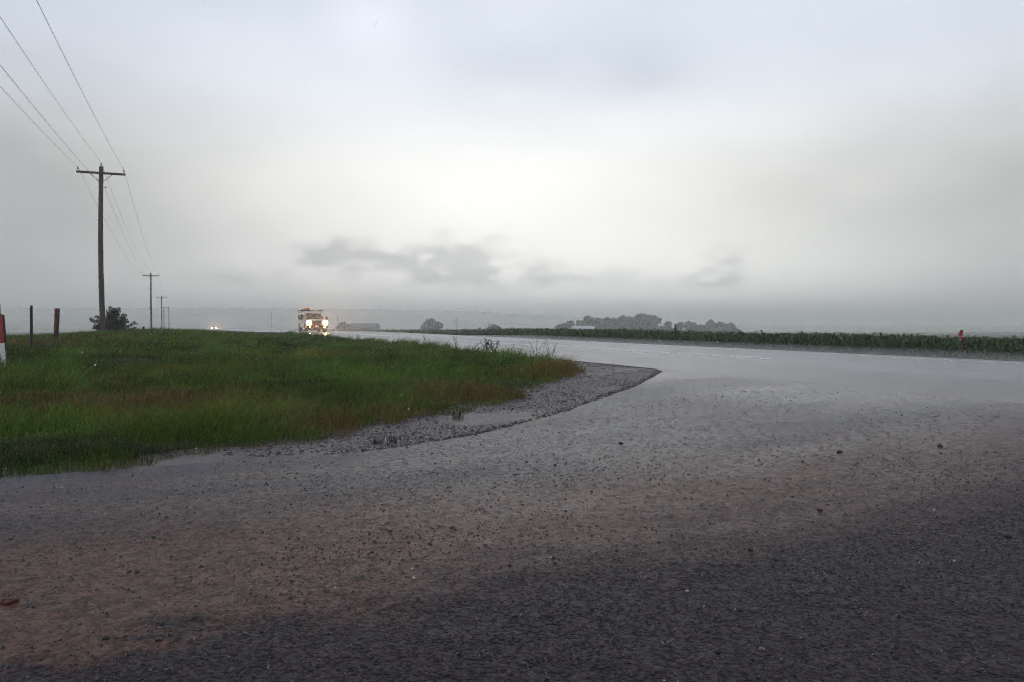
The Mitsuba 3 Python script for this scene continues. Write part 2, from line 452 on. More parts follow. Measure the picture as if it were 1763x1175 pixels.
# ------------------------------------------------------------------ grass
def blades(o, t, z, h, w, lean, leandir, color, g):
    n = len(o)
    x, y = W(o, t)
    b = np.stack([x, y, z], 1)
    yaw = g.random(n) * np.pi * 2
    side = np.stack([np.cos(yaw), np.sin(yaw), np.zeros(n)], 1) * (w / 2)[:, None]
    ld = np.stack([np.cos(leandir), np.sin(leandir), np.zeros(n)], 1)
    mid = b + np.stack([np.zeros(n), np.zeros(n), h * 0.55], 1) + ld * (h * lean * 0.28)[:, None]
    tip = b + np.stack([np.zeros(n), np.zeros(n), h * (1 - 0.35 * lean)], 1) + ld * (h * lean)[:, None]
    v = np.stack([b - side, b + side, mid - side * 0.75, mid + side * 0.75, tip], 1).reshape(-1, 3)
    i = np.arange(n)[:, None] * 5
    f = np.concatenate([i + [[0, 1, 3]], i + [[0, 3, 2]], i + [[2, 3, 4]]], 0)
    return v, f, np.repeat(color, 5, 0)


def scatter(n, r0, r1, a0, a1, g, power=1.0):
    """Samples (o, t) in a wedge round the camera; density falls as 1/r**(2-power)."""
    u = g.random(n)
    if power == 0:
        r = r0 * (r1 / r0) ** u
    else:
        r = (r0 ** power + u * (r1 ** power - r0 ** power)) ** (1 / power)
    a = a0 + g.random(n) * (a1 - a0)
    return W_inv_dir(r, a) + (r,)


def n2(o, t, s, seed, oct=3):
    return meshkit.fbm(np.stack([np.asarray(o) * s, np.asarray(t) * s, np.zeros_like(np.asarray(o, float))], -1), oct, seed)


g = np.random.default_rng(11)
o, t, r = scatter(560000, 6.2, 70, -0.78, 0.16, g, 0.55)
edge = t - grass_t(o) + (n2(o, t, 2.5, 40) - 0.42) * 0.8
keep = (o < 8.75 + 0.5 * (n2(o, t, 1.5, 41) - 0.5)) & (edge > 0) & (o > -34)
thin = n2(o, t, 1.6, 42)
keep &= (thin + 0.25 * g.random(len(o)) > 0.34) | (edge > 0.8) | (o < 1.2)
o, t, r, edge = o[keep], t[keep], r[keep], edge[keep]
clump = n2(o, t, 1.1, 43)
fine = n2(o, t, 4.5, 44)
h = (0.08 + 0.27 * sstep(0.25, 0.8, clump) * (0.5 + 1.0 * fine)) * (0.55 + 0.9 * g.random(len(o)))
h *= 0.45 + 0.55 * sstep(0, 0.7, edge)
roadside = sstep(5.5, 8.0, o) * sstep(12, 17, t)
h *= 1 + 0.12 * roadside
w = 0.0042 * np.maximum(1, (r / 7) ** 0.85) * (0.7 + 0.6 * g.random(len(o)))
leandir = 0.3 + (n2(o, t, 0.9, 45) - 0.5) * 7 + g.normal(0, 1.3, len(o))
lean = np.clip(0.35 + 0.5 * (n2(o, t, 1.7, 46)) + g.normal(0, 0.15, len(o)), 0.05, 0.95)
base = np.array([0.066, 0.128, 0.015])
c = base * (0.65 + 0.7 * g.random((len(o), 1))) * (0.45 + 1.1 * n2(o, t, 0.5, 47)[:, None])
c = c * (0.55 + 0.9 * sstep(0.3, 0.7, n2(o, t, 1.15, 43)))[:, None]
yel = sstep(0.52, 0.72, n2(o, t, 0.28, 48))[:, None]
c = c * (1 - 0.6 * yel) + np.array([0.17, 0.165, 0.022]) * 0.6 * yel
px_, py_ = W(o, t)
brown = np.zeros(len(o))
for (bx, by, br) in ((-5.6, 11.4, 1.5), (-0.5, 12.2, 0.9), (-1.3, 9.9, 0.55), (-1.9, 8.75, 0.5), (-19, 27, 3.5), (1.4, 15.5, 1.0)):
    brown = np.maximum(brown, np.exp(-(((px_ - bx) / (br * 1.5)) ** 2 + ((py_ - by) / br) ** 2)))
brown = np.maximum(brown, 0.45 * (1 - sstep(0, 0.45, edge)) * sstep(0.4, 0.6, n2(o, t, 0.8, 49)))
pick = (g.random(len(o)) < brown * 0.9 + 0.07)[:, None]
c = np.where(pick, np.array([0.165, 0.112, 0.038]) * (0.6 + 0.8 * g.random((len(o), 1))), c)
v, f, cc = blades(o, t, gz(o, t) - 0.02, h, w, lean, leandir, c, g)
# tall seed stalks standing above the bank along the road and round the pole
so_, st_, sr_ = scatter(3600, 9, 62, -0.72, 0.12, g, 1.0)
kp = (so_ < 8.6) & (st_ > grass_t(so_) + 0.3) & ((g.random(len(so_)) < 0.12) | (so_ > 6.9))
so_, st_, sr_ = so_[kp], st_[kp], sr_[kp]
hh = 0.28 + 0.26 * g.random(len(so_))
sv, sf, scol = blades(so_, st_, gz(so_, st_) - 0.02, hh, 0.004 + 0.00028 * sr_, 0.12 + 0.25 * g.random(len(so_)), g.random(len(so_)) * 6.28, np.array([0.07, 0.062, 0.03]) * (0.5 + g.random((len(so_), 1))), g)
hd = np.stack(W(so_, st_), 1)
allv, allf, allc = np.vstack([v, sv]), np.vstack([f, sf + len(v)]), np.vstack([cc, scol])
put('grass', (allv, allf), 'leaf_mat', color=allc)
tag('grass', 'dark green wet grass bank with brown patches left of the side road', 'grass', kind='stuff')

# far verge beyond the highway
g = np.random.default_rng(12)
n = 90000
t = -25 + 200 * g.random(n) ** 1.25
o = 19.15 + 5.4 * g.random(n)
h = (0.13 + 0.26 * n2(o, t, 0.7, 51)) * (0.6 + 0.8 * g.random(n))
x, y = W(o, t)
po, pt = OT(12.36, 21.9)
h = np.where(np.hypot(o - po, t - pt) < 0.9, 0.05, h * (0.35 + 0.65 * sstep(19.4, 22.5, o)))
r = np.hypot(x, y)
c = np.array([0.11, 0.115, 0.02]) * (0.6 + 0.8 * g.random((n, 1)))
br = (g.random(n) < 0.45 * sstep(0.35, 0.6, n2(o, t, 0.25, 52)))[:, None]
c = np.where(br, np.array([0.11, 0.075, 0.035]) * (0.6 + 0.8 * g.random((n, 1))), c)
v, f, cc = blades(o, t, gz(o, t) - 0.02, h, 0.006 + 0.00045 * r, np.clip(g.normal(0.4, 0.2, n), 0, 0.9), g.random(n) * 6.28, c, g)
put('verge_grass', (v, f), 'leaf_mat', color=cc)
tag('verge_grass', 'olive roadside grass between the highway and the corn', 'grass', kind='stuff')


# ------------------------------------------------------------------ corn
def corn(o, t, z, H, g, leaves=8):
    n = len(o)
    x, y = W(o, t)
    base = np.stack([x, y, z], 1)
    V, F, C, at_ = [], [], [], 0
    green = np.array([0.042, 0.086, 0.024]) * (0.7 + 0.6 * g.random((n, 1)))
    yaw0 = g.random(n) * 6.28
    for k in range(leaves):
        frac = 0.18 + 0.74 * (k + 0.5) / leaves
        yaw = yaw0 + k * np.pi + g.normal(0, 0.35, n)
        d = np.stack([np.cos(yaw), np.sin(yaw), np.zeros(n)], 1)
        s = np.stack([-np.sin(yaw), np.cos(yaw), np.zeros(n)], 1)
        L = (0.42 + 0.25 * g.random(n))
        up = (0.55 + 0.35 * g.random(n)) * (0.6 + 0.7 * frac)
        b = base + np.array([0, 0, 1.0]) * (H * frac)[:, None]
        p = [b, b + d * (L * 0.35)[:, None] + np.array([0, 0, 1.0]) * (L * 0.5 * up)[:, None], b + d * (L * 0.75)[:, None] + np.array([0, 0, 1.0]) * (L * 0.45 * up)[:, None],
             b + d * L[:, None] + np.array([0, 0, 1.0]) * (L * (0.45 * up - 0.4 * g.random(n)))[:, None]]
        wd = [0.025, 0.042, 0.032]
        v = np.stack([p[0] - s * wd[0], p[0] + s * wd[0], p[1] - s * wd[1], p[1] + s * wd[1], p[2] - s * wd[2], p[2] + s * wd[2], p[3]], 1).reshape(-1, 3)
        i = np.arange(n)[:, None] * 7 + at_
        F.append(np.concatenate([i + [q] for q in ([0, 1, 3], [0, 3, 2], [2, 3, 5], [2, 5, 4], [4, 5, 6])]))
        V.append(v); C.append(np.repeat(green * (0.8 + 0.4 * g.random((n, 1))), 7, 0)); at_ += 7 * n
    r0 = 0.014
    tri = np.array([[np.cos(a), np.sin(a), 0] for a in (0, 2.09, 4.19)])
    v = np.concatenate([base[:, None] + tri * r0, base[:, None] + tri * r0 * 0.6 + np.array([0, 0, 1.0]) * H[:, None, None]], 1).reshape(-1, 3)
    i = np.arange(n)[:, None] * 6 + at_
    F.append(np.concatenate([i + [q] for q in ([0, 1, 4], [0, 4, 3], [1, 2, 5], [1, 5, 4], [2, 0, 3], [2, 3, 5])]))
    V.append(v); C.append(np.repeat(green * 0.9, 6, 0)); at_ += 6 * n
    for k in range(5):   # tassel
        yaw = g.random(n) * 6.28
        d = np.stack([np.cos(yaw), np.sin(yaw), np.zeros(n)], 1)
        s = np.stack([-np.sin(yaw), np.cos(yaw), np.zeros(n)], 1) * 0.008
        b = base + np.array([0, 0, 1.0]) * (H - 0.02)[:, None]
        tp = b + d * (0.02 + 0.09 * (k > 0)) + np.array([0, 0, 1.0]) * (0.06 + 0.09 * g.random(n))[:, None]
        v = np.stack([b - s, b + s, tp], 1).reshape(-1, 3)
        F.append(np.arange(n * 3).reshape(-1, 3) + at_)
        V.append(v); C.append(np.repeat(np.array([0.085, 0.075, 0.035]) * (0.7 + 0.6 * g.random((n, 1))), 3, 0)); at_ += 3 * n
    return np.vstack(V), np.vstack(F), np.vstack(C)


g = np.random.default_rng(13)
co, ct = [], []
for row in range(12):
    step = 0.2 if row < 5 else 0.34
    a = np.arange(-28, 190, step)
    a = a + g.normal(0, 0.05, len(a))
    a = a[g.random(len(a)) < np.where(a > 110, 0.7, 1.0)]
    co.append(np.full(len(a), 24.9 + row * 0.76) + g.normal(0, 0.05, len(a))); ct.append(a)
co, ct = np.concatenate(co), np.concatenate(ct)
H = 1.55 + 0.22 * (n2(co, ct, 0.25, 61) - 0.5) + g.normal(0, 0.05, len(co)) - 0.24 * (1 - sstep(0, 32, ct))
v, f, cc = corn(co, ct, gz(co, ct), H, g, 7)
fo, ft = np.concatenate([np.arange(34.2, 60, 1.2), np.arange(60, 380, 8)]), np.concatenate([np.arange(-30, 190, 1.2), np.arange(190, 420, 6)])
FO, FT = np.meshgrid(fo, ft, indexing='ij')
fz = gz(FO, FT) + 1.35 + 0.5 * (n2(FO, FT, 1.7, 62) - 0.5)
fz[0] -= 1.3
fx, fy = W(FO, FT)
idx = np.arange(FO.size).reshape(FO.shape)
q = np.stack([idx[:-1, :-1], idx[1:, :-1], idx[1:, 1:], idx[:-1, 1:]], -1).reshape(-1, 4)
q = np.vstack([q[:, [0, 1, 2]], q[:, [0, 2, 3]]])
fc = np.array([0.038, 0.075, 0.022]) * (0.7 + 0.6 * g.random((FO.size, 1)))
put('corn_crop', (np.vstack([v, np.stack([fx, fy, fz], -1).reshape(-1, 3)]), np.vstack([f, q + len(v)])), 'leaf_mat', color=np.vstack([cc, fc]))
tag('corn_crop', 'green field of tasselled corn beyond the highway', 'corn', kind='stuff')


# ------------------------------------------------------------------ stones
ico = trimesh.creation.icosphere(subdivisions=0)
ico1 = trimesh.creation.icosphere(subdivisions=1)
octa = trimesh.PointCloud(np.array([[1, 0, 0], [-1, 0, 0], [0, 1, 0], [0, -1, 0], [0.2, 0.1, 1], [0, 0, -1.0]])).convex_hull


def stones(o, t, z, s, colors, g, proto=ico):
    n = len(o)
    x, y = W(o, t)
    V = np.array(proto.vertices)
    d = V[None] * (1 + g.normal(0, 0.16, (n, len(V), 1)))
    d = d * np.stack([0.8 + 0.5 * g.random(n), 0.7 + 0.4 * g.random(n), 0.5 + 0.35 * g.random(n)], 1)[:, None]
    a = g.random(n) * 6.28
    ca, sa = np.cos(a)[:, None], np.sin(a)[:, None]
    d = np.stack([d[..., 0] * ca - d[..., 1] * sa, d[..., 0] * sa + d[..., 1] * ca, d[..., 2]], -1) * (s / 2)[:, None, None]
    v = d + np.stack([x, y, z + 0.12 * s], 1)[:, None]
    f = (np.array(proto.faces)[None] + (np.arange(n) * len(V))[:, None, None]).reshape(-1, 3)
    return v.reshape(-1, 3), f, np.repeat(colors, len(V), 0)


g = np.random.default_rng(14)
pal = np.array([[0.028, 0.022, 0.024], [0.045, 0.034, 0.034], [0.07, 0.04, 0.032], [0.05, 0.045, 0.05], [0.10, 0.075, 0.065], [0.035, 0.03, 0.038]])
parts = []
o, t, r = scatter(95000, 2.2, 14, -0.72, 0.8, g, 0.75)
dn = 0.25 + 0.75 * sstep(0.42, 0.62, n2(o, t, 0.7, 71)) * (0.35 + 0.65 * sstep(-1.0, 3.0, o - 0.6 * (t - 3)))
kp = (t < edge_t(o) - 0.05) & (o < 8.9) & (g.random(len(o)) < dn * (1 - 0.55 * sstep(5.5, 8, r)))
o, t, r = o[kp], t[kp], r[kp]
s = np.clip(np.exp(g.normal(math.log(0.0095), 0.42, len(o))), 0.004, 0.022)
parts.append(stones(o, t, lot_z(o, t) + 0.004, s, pal[g.integers(0, 6, len(o))] * (0.25 + 0.6 * g.random((len(o), 1)) ** 2), g, octa))
near_n = 46000
o, t, r = scatter(near_n, 2.2, 6.5, -0.72, 0.8, g, 1.0)
gravelly = 1 - 0.85 * sstep(3.1, 3.9, t - 0.07 * o) * (1 - sstep(4.3, 6, t - 0.08 * o)) * (1 - sstep(3, 6, o))
kp = (t < edge_t(o) - 0.05) & (o < 8.9) & (g.random(len(o)) < gravelly * (0.35 + 0.65 * sstep(0.3, 0.6, n2(o, t, 1.3, 75))) * (1 - 0.7 * sstep(4.2, 6.5, r)))
o, t, r = o[kp], t[kp], r[kp]
s = np.clip(np.exp(g.normal(math.log(0.010), 0.40, len(o))), 0.005, 0.03)
pal2 = np.array([[0.02, 0.016, 0.018], [0.05, 0.036, 0.038], [0.085, 0.05, 0.042], [0.07, 0.062, 0.066], [0.14, 0.10, 0.085], [0.03, 0.024, 0.03], [0.02, 0.016, 0.018]])
parts.append(stones(o, t, lot_z(o, t) + 0.002, s, pal2[g.integers(0, 7, len(o))] * (0.15 + 0.75 * g.random((len(o), 1))), g, octa))
no = 1500
o, t = 0.75 + g.normal(0, 0.42, no), 4.05 + g.normal(0, 0.22, no)
s = np.clip(np.exp(g.normal(math.log(0.009), 0.4, no)), 0.004, 0.022)
parts.append(stones(o, t, lot_z(o, t) + 0.003, s, np.array([[0.075, 0.024, 0.014]]) * (0.3 + 1.0 * g.random((no, 1))), g, octa))
# shoulder gravel, and a denser line of it along the pavement edge
o, t, r = scatter(60000, 7.5, 30, -0.35, 0.25, g, 0.9)
kp = shapely.contains_xy(sh_poly, o, t) & (n2(o, t, 0.9, 73) < 0.6) & (g.random(len(o)) < 0.6)
o, t, r = o[kp], t[kp], r[kp]
s = np.clip(np.exp(g.normal(math.log(0.016), 0.45, len(o))), 0.007, 0.05)
parts.append(stones(o, t, sh_z(o, t), s, pal[g.integers(0, 6, len(o))] * (0.6 + 1.3 * g.random((len(o), 1))), g))
o = g.uniform(1.2, 8.8, 800)
t = edge_t(o) + np.abs(g.normal(0.0, 0.12, len(o))) - 0.03
s = np.clip(np.exp(g.normal(math.log(0.018), 0.4, len(o))), 0.008, 0.045)
parts.append(stones(o, t, gz(o, t) - 0.004, s, pal[g.integers(0, 4, len(o))] * (0.6 + 0.6 * g.random((len(o), 1))), g))
V, F, C, k = [], [], [], 0
for v, f, c in parts:
    V.append(v); F.append(f + k); C.append(c); k += len(v)
put('gravel', (np.vstack(V), np.vstack(F)), 'stone_mat', color=np.vstack(C))
tag('gravel', 'loose dark wet gravel scattered over the side road and its shoulder', 'gravel', kind='stuff')

DK, RD, PL = (0.02, 0.017, 0.018), (0.10, 0.035, 0.024), (0.38, 0.37, 0.35)
big = [(1070, 765, .040, DK, 'black stone standing alone on the grey asphalt below the tip of the shoulder'),
       (1448, 780, .055, DK, 'dark flat stone lying right of centre on the smooth grey asphalt'),
       (1622, 770, .050, (0.05, 0.02, 0.018), 'dark red-brown stone farthest right on the smooth grey asphalt'),
       (956, 803, .028, DK, 'small black stone left of the larger black stone on the grey asphalt'),
       (778, 912, .030, (0.06, 0.025, 0.018), 'reddish brown stone at the upper border of the pinkish mud'),
       (670, 918, .022, DK, 'small black stone left of the reddish brown stone above the mud'),
       (260, 928, .026, DK, 'black stone on the grey strip left above the mud'),
       (231, 989, .027, DK, 'oblong black stone at the left edge of the mud streak'),
       (10, 1042, .060, RD, 'brick red flat stone at the left edge of the picture'),
       (275, 1080, .024, DK, 'black stone in the mud, uppermost of the lower left trio'),
       (175, 1105, .026, DK, 'black stone in the mud, leftmost of the lower left trio'),
       (267, 1108, .028, DK, 'black oblong stone in the mud, lowest of the lower left trio'),
       (500, 1005, .020, DK, 'dark stone at the left end of the red pebble patch'),
       (878, 977, .020, DK, 'dark stone at the right end of the red pebble patch'),
       (708, 984, .018, PL, 'pale stone in the red pebble patch, upper of the white pair'),
       (711, 1000, .022, PL, 'pale flat stone in the red pebble patch, lower of the white pair'),
       (887, 1066, .024, DK, 'black stone on the dark asphalt below the mud'),
       (1295, 950, .026, DK, 'black stone on the dark gravelly asphalt right of the mud'),
       (1186, 1022, .015, PL, 'tiny white stone on the dark gravelly asphalt'),
       (1741, 927, .045, DK, 'black stone near the right edge of the picture'),
       (1415, 882, .032, DK, 'dark stone in the thin reddish streak on the right'),
       (1240, 1128, .024, DK, 'black stone lowest on the dark asphalt'),
       (435, 757, .04, DK, 'dark stone against the foot of the grass bank')]
for i, (px, py, s, c, lab) in enumerate(big):
    z = 0.0
    for _ in range(20):
        Y = 1371 * (EYE - z) / (py - 555)
        X = (px - 881.5) / 1371 * Y
        o, t = OT(X, Y)
        z = float(lot_z(np.array([o]), np.array([t]))[0]) + 0.006
    key = 'stone' if i == 0 else f'stone_{i:03d}'
    gg = np.random.default_rng(100 + i)
    v, f, cc = stones(np.array([o]), np.array([t]), np.array([z]), np.array([s]), np.array([c]), gg, ico1)
    put(key, (v, f), 'stone_mat', smooth=True, color=cc)
    tag(key, lab, 'stone', 'single loose stones on the side road')


# ------------------------------------------------------------------ utility poles and wires
LINE_O, SPAN = -4.2, 95.0
PT = [54.3 + SPAN * k for k in range(5)]
TOPZ = [10.62, 9.55, 8.5, 7.3, 6.5]
ARM = 1.33
ang_line = math.degrees(math.atan2(NY, NX))


def utility_pole(key, k, label, group):
    p = P(LINE_O, PT[k])
    Hh = TOPZ[k] - p[2]
    loc = T().translate(list(p)).rotate([0, 0, 1], ang_line)
    zs = np.linspace(-0.4, Hh, 14)
    bend = 0.09 * np.sin(np.linspace(0, np.pi, 14)) if k == 0 else 0.03 * np.sin(np.linspace(0, np.pi, 14))
    put(key + '__shaft', tube(np.stack([-bend, 0 * zs, zs], 1), np.linspace(0.165, 0.12, 14), 12), 'pole_wood', smooth=40, to_world=loc)
    za = Hh - 0.42
    put(key + '__crossarm', box(2 * ARM, 0.12, 0.13, (0, -0.165, za), 0.012), 'pole_wood', to_world=loc)
    for j, s in enumerate((-1, 1)):
        put(f'{key}__brace' + ('_001' if j else ''), tube([[s * 0.62, -0.24, za - 0.05], [s * 0.10, -0.17, za - 0.50]], 0.02, 5), 'pole_wood', to_world=loc)
    ins = lathe([[0, 0], [0.016, 0], [0.016, 0.09], [0.05, 0.10], [0.055, 0.14], [0.035, 0.16], [0.045, 0.19], [0.03, 0.23], [0, 0.24]], 10)
    for j, (xx, yy, zz) in enumerate(((-ARM + 0.09, -0.165, za + 0.065), (ARM - 0.09, -0.165, za + 0.065), (0, 0, Hh - 0.01))):
        m = ins.copy(); m.apply_translation((xx, yy, zz))
        put(f'{key}__insulator' + (f'_{j:03d}' if j else ''), m, 'insulator_mat', smooth=40, to_world=loc)
    if k == 0:
        m = ins.copy(); m.apply_scale(0.7); m.apply_transform(trimesh.transformations.rotation_matrix(math.pi / 2, (0, 1, 0))); m.apply_translation((0.13, -0.05, Hh - 1.25))
        put(f'{key}__neutral_insulator', m, 'red_insulator', smooth=40, to_world=loc)
    tag(key, label, 'utility pole', group)


PG = 'wooden utility poles along the highway'
utility_pole('utility_pole', 0, 'tall dark wooden utility pole nearest the camera, beside the spreading juniper', PG)
utility_pole('utility_pole_001', 1, 'second wooden utility pole along the line, standing beyond the grass crest', PG)
utility_pole('utility_pole_002', 2, 'third wooden utility pole along the line, thin and hazy', PG)
# the fourth structure is a hazy pair of poles under one bar
p = P(LINE_O, PT[3])
loc = T().translate(list(p)).rotate([0, 0, 1], ang_line)
Hh = TOPZ[3] - p[2]
for j, s in enumerate((-1, 1)):
    put('double_utility_pole__shaft' + ('_001' if j else ''), tube([[s * 0.9, 0, -0.4], [s * 0.9, 0, Hh]], [0.17, 0.12], 8), 'pole_wood', smooth=40, to_world=loc)
put('double_utility_pole__crossarm', box(2.8, 0.14, 0.16, (0, -0.17, Hh - 0.35)), 'pole_wood', to_world=loc)
tag('double_utility_pole', 'faint pair of utility poles joined by a crossbar, farthest along the line', 'utility pole')


def wire(key, dx, dz, label, dy=-0.165):
    pts = []
    ends = []
    for k in range(-1, 4):
        t = 54.3 + SPAN * k
        tz = (TOPZ[k] if k >= 0 else TOPZ[0] - 2.5)
        x, y = W(LINE_O + dx, t)
        ends.append(np.array([x, y, tz + dz]))
    for a, b, sag in zip(ends[:-1], ends[1:], (1.05, 1.15, 1.2, 1.2)):
        u = np.linspace(0, 1, 40)[:, None]
        q = a + (b - a) * u
        q[:, 2:] -= 4 * sag * u * (1 - u)
        pts.append(q[:-1])
    pts.append(ends[-1][None])
    put(key, tube(np.vstack(pts), 0.0075, 5), 'wire_mat', smooth=True)
    tag(key, label, 'power line', 'wires strung along the utility poles')


wire('power_line', -ARM + 0.09, -0.42 + 0.29, 'thin wire on the left end of the crossarms')
wire('power_line_001', 0.0, 0.22, 'thin wire on top of the pole heads')
wire('power_line_002', ARM - 0.09, -0.42 + 0.29, 'thin wire on the right end of the crossarms')
wire('power_line_003', 0.15, -1.25, 'lower thin wire on the pole shafts below the crossarms')

for key, px, Y, ytop, ybase, lab in (('distant_pole', 468, 420, 538, 572, 'faint lone pole in the haze left of the oncoming pickup'), ('distant_pole_001', 582, 300, 545, 568, 'short faint pole in the haze just right of the oncoming pickup')):
    b = at(px, Y)
    top = EYE + (555 - ytop) / 1371 * Y
    put(key, tube([[b[0], b[1], b[2] - 0.3], [b[0], b[1], top]], [0.15, 0.11], 7), 'pole_wood', smooth=40)
    tag(key, lab, 'pole')


# ------------------------------------------------------------------ leafy things
def leaf_cloud(centers, n, size, g, flat=1.0):
    """Small leaf triangles spread through ellipsoids (cx, cy, cz, rx, ry, rz)."""
    centers = np.array(centers, float)
    vol = centers[:, 3] * centers[:, 4] * centers[:, 5]
    k = g.choice(len(centers), n, p=vol / vol.sum())
    d = g.normal(size=(n, 3))
    d /= np.linalg.norm(d, axis=1, keepdims=True)
    rad = g.random(n) ** 0.45
    p = centers[k, :3] + d * rad[:, None] * centers[k, 3:]
    a = g.normal(size=(n, 3)); a[:, 2] *= flat
    a /= np.linalg.norm(a, axis=1, keepdims=True)
    b = np.cross(a, g.normal(size=(n, 3)))
    b /= np.linalg.norm(b, axis=1, keepdims=True)
    s = size * (0.6 + 0.8 * g.random((n, 1)))
    v = np.stack([p - a * s * 0.5, p + a * s * 0.5, p + b * s * 0.8, p - b * s * 0.5 + a * 0.2 * s], 1).reshape(-1, 3)
    i = np.arange(n)[:, None] * 4
    return v, np.concatenate([i + [[0, 1, 2]], i + [[0, 3, 1]]])


def lcol(base, n, g, per=4, spread=0.6):
    return np.repeat(np.array(base) * (1 - spread / 2 + spread * g.random((n, 1))), per, 0)


def tree(key, px, ytop, half, Y, seed, label, group=None, base=(0.028, 0.04, 0.022), spiky=False, n=1300):
    g = np.random.default_rng(seed)
    b = at(px, Y)
    top = EYE + (555 - ytop) / 1371 * Y
    hgt, wd = top - b[2], 1.65 * half / 1371 * Y
    cs = []
    for _ in range(9 if not spiky else 12):
        u = g.random()
        zc = b[2] + hgt * (0.14 + 0.68 * u)
        sp = wd * (0.55 if not spiky else 0.75 * (1 - u) + 0.1)
        cs.append([b[0] + g.uniform(-1, 1) * sp, b[1] + g.uniform(-1, 1) * sp, zc, wd * (0.45 + 0.25 * g.random()) * (1 if not spiky else 0.9 - 0.5 * u), wd * 0.5, hgt * (0.13 + 0.08 * g.random())])
    cs.append([b[0], b[1], top - hgt * 0.14, wd * (0.4 if not spiky else 0.2), wd * (0.4 if not spiky else 0.25), hgt * 0.14])
    n *= 3
    v, f = leaf_cloud(cs, n, hgt * 0.085 + 0.3, g)
    put(key + '__crown', (v, f), 'leaf_mat', color=lcol(base, n, g))
    limbs = [tube([[b[0], b[1], b[2] - 0.3], [b[0] + 0.1, b[1], b[2] + hgt * 0.45], [b[0], b[1], b[2] + hgt * 0.8]], [0.028 * hgt, 0.018 * hgt, 0.006 * hgt], 7)]
    for c in cs[:5]:
        limbs.append(tube([[b[0] + 0.05, b[1], b[2] + hgt * 0.35], c[:3]], [0.011 * hgt, 0.004 * hgt], 5))
    put(key + '__trunk', cat(limbs), 'bark_mat', smooth=40)
    tag(key, label, 'tree', group)


# grove beyond the corn: (column, crown top, half width), left to right
grove = [(965, 559, 10), (982, 553, 12), (998, 552, 9), (1012, 545, 11), (1030, 548, 13), (1047, 547, 12), (1060, 549, 12), (1072, 544, 9), (1083, 546, 8), (1106, 541, 19), (1126, 557, 9),
         (1138, 561, 8), (1150, 554, 9), (1170, 555, 10), (1185, 554, 9), (1193, 556, 9), (1207, 560, 8), (1224, 551, 12), (1240, 555, 10), (1258, 556, 12)]
ordinal = ['first', 'second', 'third', 'fourth', 'fifth', 'sixth', 'seventh', 'eighth', 'ninth', 'tenth', 'eleventh', 'twelfth', 'thirteenth', 'fourteenth', 'fifteenth', 'sixteenth', 'seventeenth', 'eighteenth', 'nineteenth', 'twentieth']
for i, (px, yt, hw) in enumerate(grove):
    key = 'grove_tree' if i == 0 else f'grove_tree_{i:03d}'
    lab = f'hazy grey-green tree, {ordinal[i]} from the left in the grove behind the corn'
    if i == 9: lab = 'broadest and tallest hazy dome-shaped tree in the grove behind the corn'
    if i == 19: lab = 'hazy tree closing the right end of the grove behind the corn'
    tree(key, px, yt, hw, 405 + 45 * ((i * 37) % 10) / 10 + (15 if 2 <= i <= 4 else 0), 300 + i, lab, 'trees of the grove behind the corn', spiky=i >= 11 and i % 2 == 1)
tree('hazy_tree', 742, 549, 12, 330, 401, 'faint ragged tree alone in the mist right of the pickup', n=420, base=(0.03, 0.035, 0.028))
tree('hazy_bush', 850, 559, 8, 330, 402, 'faint low bush at the left end of the corn', n=420, base=(0.035, 0.035, 0.028))
labels['hazy_bush']['category'] = 'bush'
tree('hazy_bush_001', 590, 555, 9, 330, 403, 'faint bush at the left end of the long dark shed', n=420, base=(0.03, 0.035, 0.028))
labels['hazy_bush_001']['category'] = 'bush'
for i, (px, yt, Y, lab) in enumerate(((786, 546, 330, 'leafless tall tree in the mist, nearer the lone ragged tree'), (840, 552, 330, 'leafless small tree rising from the faint bush at the corn'))):
    g = np.random.default_rng(410 + i)
    b = at(px, Y)
    top = EYE + (555 - yt) / 1371 * Y
    hh = top - b[2]
    key = 'bare_tree' if i == 0 else 'bare_tree_001'
    put(key + '__trunk', tube([[b[0], b[1], b[2] - 0.2], [b[0] + 0.15, b[1], b[2] + hh * 0.5], [b[0], b[1], top]], [0.16, 0.1, 0.03], 6), 'bark_mat', smooth=40)
    br = []
    for k in range(16):
        z0 = b[2] + hh * (0.25 + 0.6 * g.random())
        a = g.random() * 6.28
        L = 0.8 + 1.4 * g.random()
        br.append(tube([[b[0] + 0.08, b[1], z0], [b[0] + L * 0.6 * math.cos(a), b[1] + L * 0.6 * math.sin(a), z0 + 0.35 * L], [b[0] + L * math.cos(a), b[1] + L * math.sin(a), z0 + L]], [0.06, 0.04, 0.015], 4))
    put(key + '__branches', cat(br), 'bark_mat')
    tag(key, lab, 'tree')

